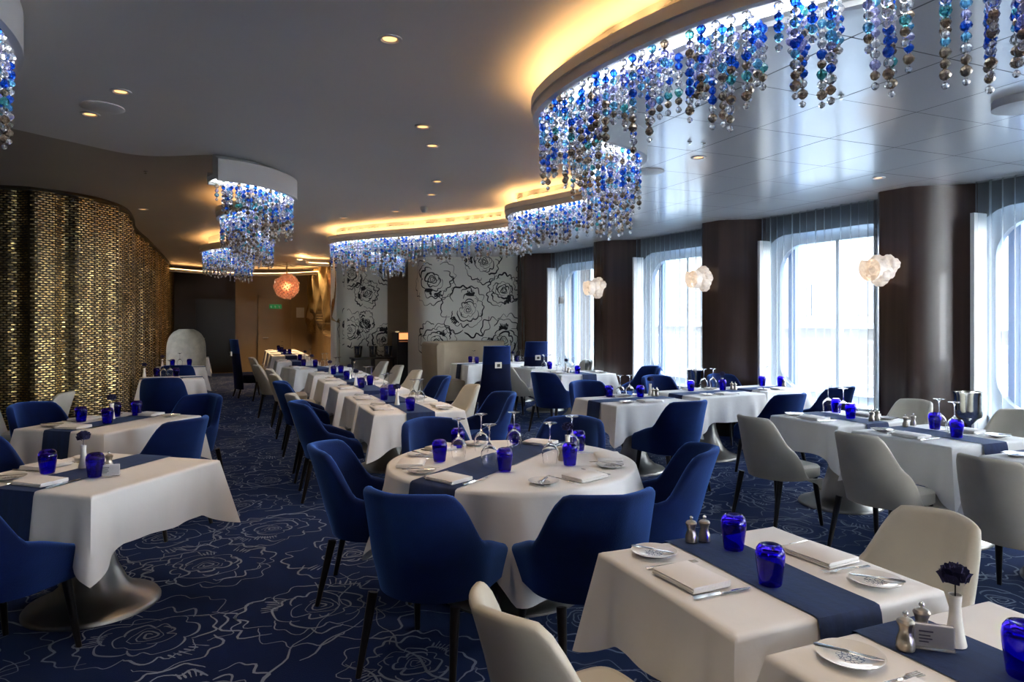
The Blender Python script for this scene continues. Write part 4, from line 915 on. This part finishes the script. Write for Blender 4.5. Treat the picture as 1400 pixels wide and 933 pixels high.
items('C8', [('t', 388, 484), ('t', 395, 484)]); items('C9', [('t', 383, 480), ('t', 379, 479.5)]); items('C10', [('t', 377, 476.5), ('g', 381, 476)])
table('R5', 4.93, 4.38, 0, .86, .72, 'the cream-chaired window table farther from camera', .26, ('y', .25)); setting('R5', 'L'); setting('R5', 'R')
items('R5', [('g', 1132, 563), ('g', 1153, 568), ('t', 1143, 564), ('t', 1163, 572), ('m', 1191.5, 576), ('m', 1199, 575)])
table('R6', 4.88, 3.45, 0, .86, .78, 'the window table before the wine cooler', .28, ('y', .25)); setting('R6', 'L'); setting('R6', 'R')
items('R6', [('m', 1238, 583.7), ('m', 1247, 582), ('t', 1278, 587), ('t', 1308, 598), ('g', 1284, 588), ('g', 1305, 594)])
table('R7', 4.80, 2.45, 0, .86, .74, 'the window table at the right edge', .28, ('y', .25)); setting('R7', 'L'); items('R7', [('v', 1402, 613)])
table('R1', 4.02, 6.24, .04, .96, .80, 'the table right behind the round one', .28, ('x', .24)); setting('R1', 'N'); setting('R1', 'F')
items('R1', [('t', 833, 543), ('t', 875.5, 543), ('g', 848, 543), ('g', 861, 543), ('v', 889, 541), ('m', 893, 542), ('m', 898, 542)])
table('R3', 5.22, 6.50, .06, .96, .80, 'the table left of the second window', .28, ('x', .24)); setting('R3', 'N'); setting('R3', 'F')
items('R3', [('t', 944.5, 535), ('t', 988, 533.5), ('g', 961, 531), ('g', 975, 530.5), ('v', 994.5, 531), ('m', 1001, 533), ('m', 1007, 533.5)])
table('R4', 6.22, 6.64, .06, .70, .70, 'the table right under the second window', .28, ('x', .24)); setting('R4', 'N')
items('R4', [('t', 1042, 528), ('t', 1081, 527.5), ('g', 1057, 525), ('g', 1069, 525), ('m', 1095, 527.5), ('m', 1100, 527)])
table('R2', 5.22, 9.75, 0, .96, .78, 'the table by the farthest sconce', .28, ('y', .25)); setting('R2', 'L'); setting('R2', 'R')
items('R2', [('g', 765, 509), ('g', 785, 509.5), ('t', 789.5, 511), ('v', 774, 508), ('m', 777, 510)])
table('R8', 5.22, 10.95, 0, .9, .8, 'the table behind that by the farthest sconce', .28, None); setting('R8', 'L')
items('R8', [('g', 744, 504), ('g', 751, 504), ('t', 753, 505), ('m', 759, 506)])
table('D1', 4.55, 12.5, .1, .85, .8, 'the banquette table by the rose wallpaper', .30, ('x', .2))
items('D1', [('t', 643, 496), ('t', 652, 497), ('g', 648, 496)])
table('D2', 5.34, 12.5, .1, .6, .6, 'the small table before the rose wallpaper', .30, None)
items('D2', [('t', 701, 494), ('v', 694, 494), ('g', 707, 494), ('g', 712, 494)])
# round table
put('rtable', (RC.x, RC.y, 0), 0, 'large round pedestal table under the white cloth in the middle', 'table')
o = link('tablecloth', round_cloth(.735, .99, 4).mesh('tablecloth', M['cloth'], True, 75), None, (RC.x, RC.y, 0)); tag(o, 'white linen cloth falling in folds from the round table', 'tablecloth')
ra = at(608, 658, ZT); rb_ = at(765, 597, ZT); dr = (rb_-ra).xy.normalized(); rot_r = math.atan2(-dr.x, dr.y)
mid = (ra.xy+rb_.xy)/2; perp = Vector((-dr.y, dr.x)); offc = (mid-RC).dot(perp)
PS = []; w_ = .30
for i in range(13):
    x = offc*1+(i/12-.5)*w_*-1; half_ = math.sqrt(max(.01, .735**2-x*x)); row = []
    lst = [(-(half_+.075*v+.012), ZT-.004-.30*v) for v in (1, .7, .4, .15, 0)]+[(-(half_-.006), ZT+.004)]+[(-half_+.01+(2*half_-.02)*k/8, ZT+.004) for k in range(1, 8)]
    lst += [(-a_, z_) for a_, z_ in lst[:6][::-1]]
    for yy, z_ in lst: row.append(Vector((RC.x+perp.x*x+dr.x*yy, RC.y+perp.y*x+dr.y*yy, z_)))
    PS.append(row)
o = link('table_runner', MB().grid(PS).mesh('table_runner', M['runner'], True, 60)); tag(o, 'long blue runner crossing the round table diagonally', 'table runner')
TB['T3'] = (RC.x, RC.y, 0, 0, 0, 'the round table')
items('T3', [('t', 601, 631), ('t', 626, 612), ('t', 690, 644), ('t', 703, 605), ('t', 779, 636), ('t', 791, 616), ('g', 627, 626), ('g', 658, 617), ('g', 669, 637), ('g', 703, 613), ('g', 752, 634), ('g', 782, 621), ('v', 776, 624), ('m', 768, 630)])
rs = [(560, 635, 'left'), (640, 648, 'near left'), (785, 650, 'near right'), (833, 626, 'right'), (745, 603, 'far right'), (600, 612, 'far left')]
for x, y, nm in rs:
    p = at(x, y, ZI); d = (RC-p.xy).normalized(); rt = Vector((d.y, -d.x)); rz = math.atan2(-d.x, d.y); base = RC-d*.735
    on_ = 'at the %s of the round table' % nm
    def PP_(a, b_): return base+rt*a+d*b_
    q = PP_(0, .14); put('napkin', (q.x, q.y, ZI), rz+random.uniform(-.2, .2), 'folded white napkin '+on_, 'napkin', 'folded napkins')
    q = PP_(.14, .19); put('knife', (q.x, q.y, ZI+.001), rz, 'steel table knife '+on_, 'knife', 'table knives')
    q = PP_(-.13, .19); put('fork', (q.x, q.y, ZI+.001), rz, 'steel fork '+on_, 'fork', 'forks')
    q = PP_(-.245, .20); put('plate', (q.x, q.y, ZI), rz, 'small white rose-print plate '+on_, 'plate', 'bread plates'); put('bknife', (q.x, q.y, ZI), rz-1.0, 'butter knife lying on the plate '+on_, 'knife', 'butter knives')
# wine coolers on stands
p = ray(1325, 560, 6.4); put('bucket', (p.x, p.y, 0), 0, 'tall steel wine cooler on a stand below the big right window', 'wine cooler', None, (1.2, 1.2, 1.12))
p = ray(950, 515, 9.5); put('bucket', (p.x, p.y, 0), 0, 'steel wine cooler on a stand behind the table left of the second window', 'wine cooler', None, (1.05, 1.05, 1.1))
# alcove console with four coolers, lit cabinet, banquette
cn = link('console_table', None, None, (3.3, 16.6, 0)); tag(cn, 'dark narrow console carrying three steel wine coolers in the alcove', 'console table')
link('table_top', MB().box(-.55, .5, -.2, .2, .66, .70).mesh('table_top', M['black'], False), cn)
for x in (-.5, -.02, .45): link('leg', MB().box(x-.02, x+.02, -.15, .15, 0, .66).mesh('leg', M['black'], False), cn)
bk_ = MB().lathe([(.07, 0), (.085, .03), (.10, .16), (.115, .27), (.118, .275), (.105, .27), (.085, .1), (.002, .03)], 28, caps=False).mesh('wine_bucket', M['steel'], True, 50)
for i, (x, t) in enumerate([(-.38, 'leftmost'), (-.02, 'middle'), (.34, 'rightmost')]): o = link('wine_bucket', bk_, None, (3.3+x, 16.6, .7005)); tag(o, 'steel wine bucket on the alcove console, '+t, 'bucket', 'buckets on the console')
cb = link('service_cabinet', None, None, (4.12, 16.5, 0)); tag(cb, 'dark tall service cabinet with a copper-lit top shelf in the alcove', 'cabinet')
link('body', MB().box(-.33, .33, -.3, .3, 0, 1.08).box(-.33, -.29, -.3, .3, 1.08, 1.30).box(-.33, .33, .26, .3, 1.08, 1.3).mesh('body', M['black'], False), cb)
link('top', MB().box(-.38, .35, -.33, .3, 1.30, 1.34).mesh('top', M['bronze'], False), cb); link('shelf_light', MB().box(-.27, .3, .22, .255, 1.12, 1.28).mesh('shelf_light', mat('copper_glow', (.5, .2, .1), .5, emit=(1, .35, .12), es=.35), False), cb)
bq = link('banquette', None, None, (4.1, 13.1, 0)); tag(bq, 'curved tan leather banquette below the rose wallpaper', 'sofa')
BP = catmull([(-.45, -1.0), (-.5, -.3), (-.3, .35), (.4, .55), (1.3, .25)], .1)
link('backrest', sweep(MB(), BP, [(.06, .05), (.09, 1.12), (.05, 1.17), (-.03, 1.17), (-.06, 1.12), (-.05, .05)]).mesh('backrest', M['tan'], True, 60), bq)
link('seat', sweep(MB(), BP, [(-.06, .1), (-.05, .44), (-.10, .47), (-.45, .47), (-.50, .43), (-.50, .1)]).mesh('seat', M['tan'], True, 60), bq)
# dark bundle on the far row table and small thermostat on the far window reveal
p = ray(767, 411, 12.2); o = link('wall_switch', MB().box(-.03, .03, -.04, .04, -.06, .06).mesh('wall_switch', M['white'], False), None, p); tag(o, 'small white box on the reveal beside the far window', 'switch')
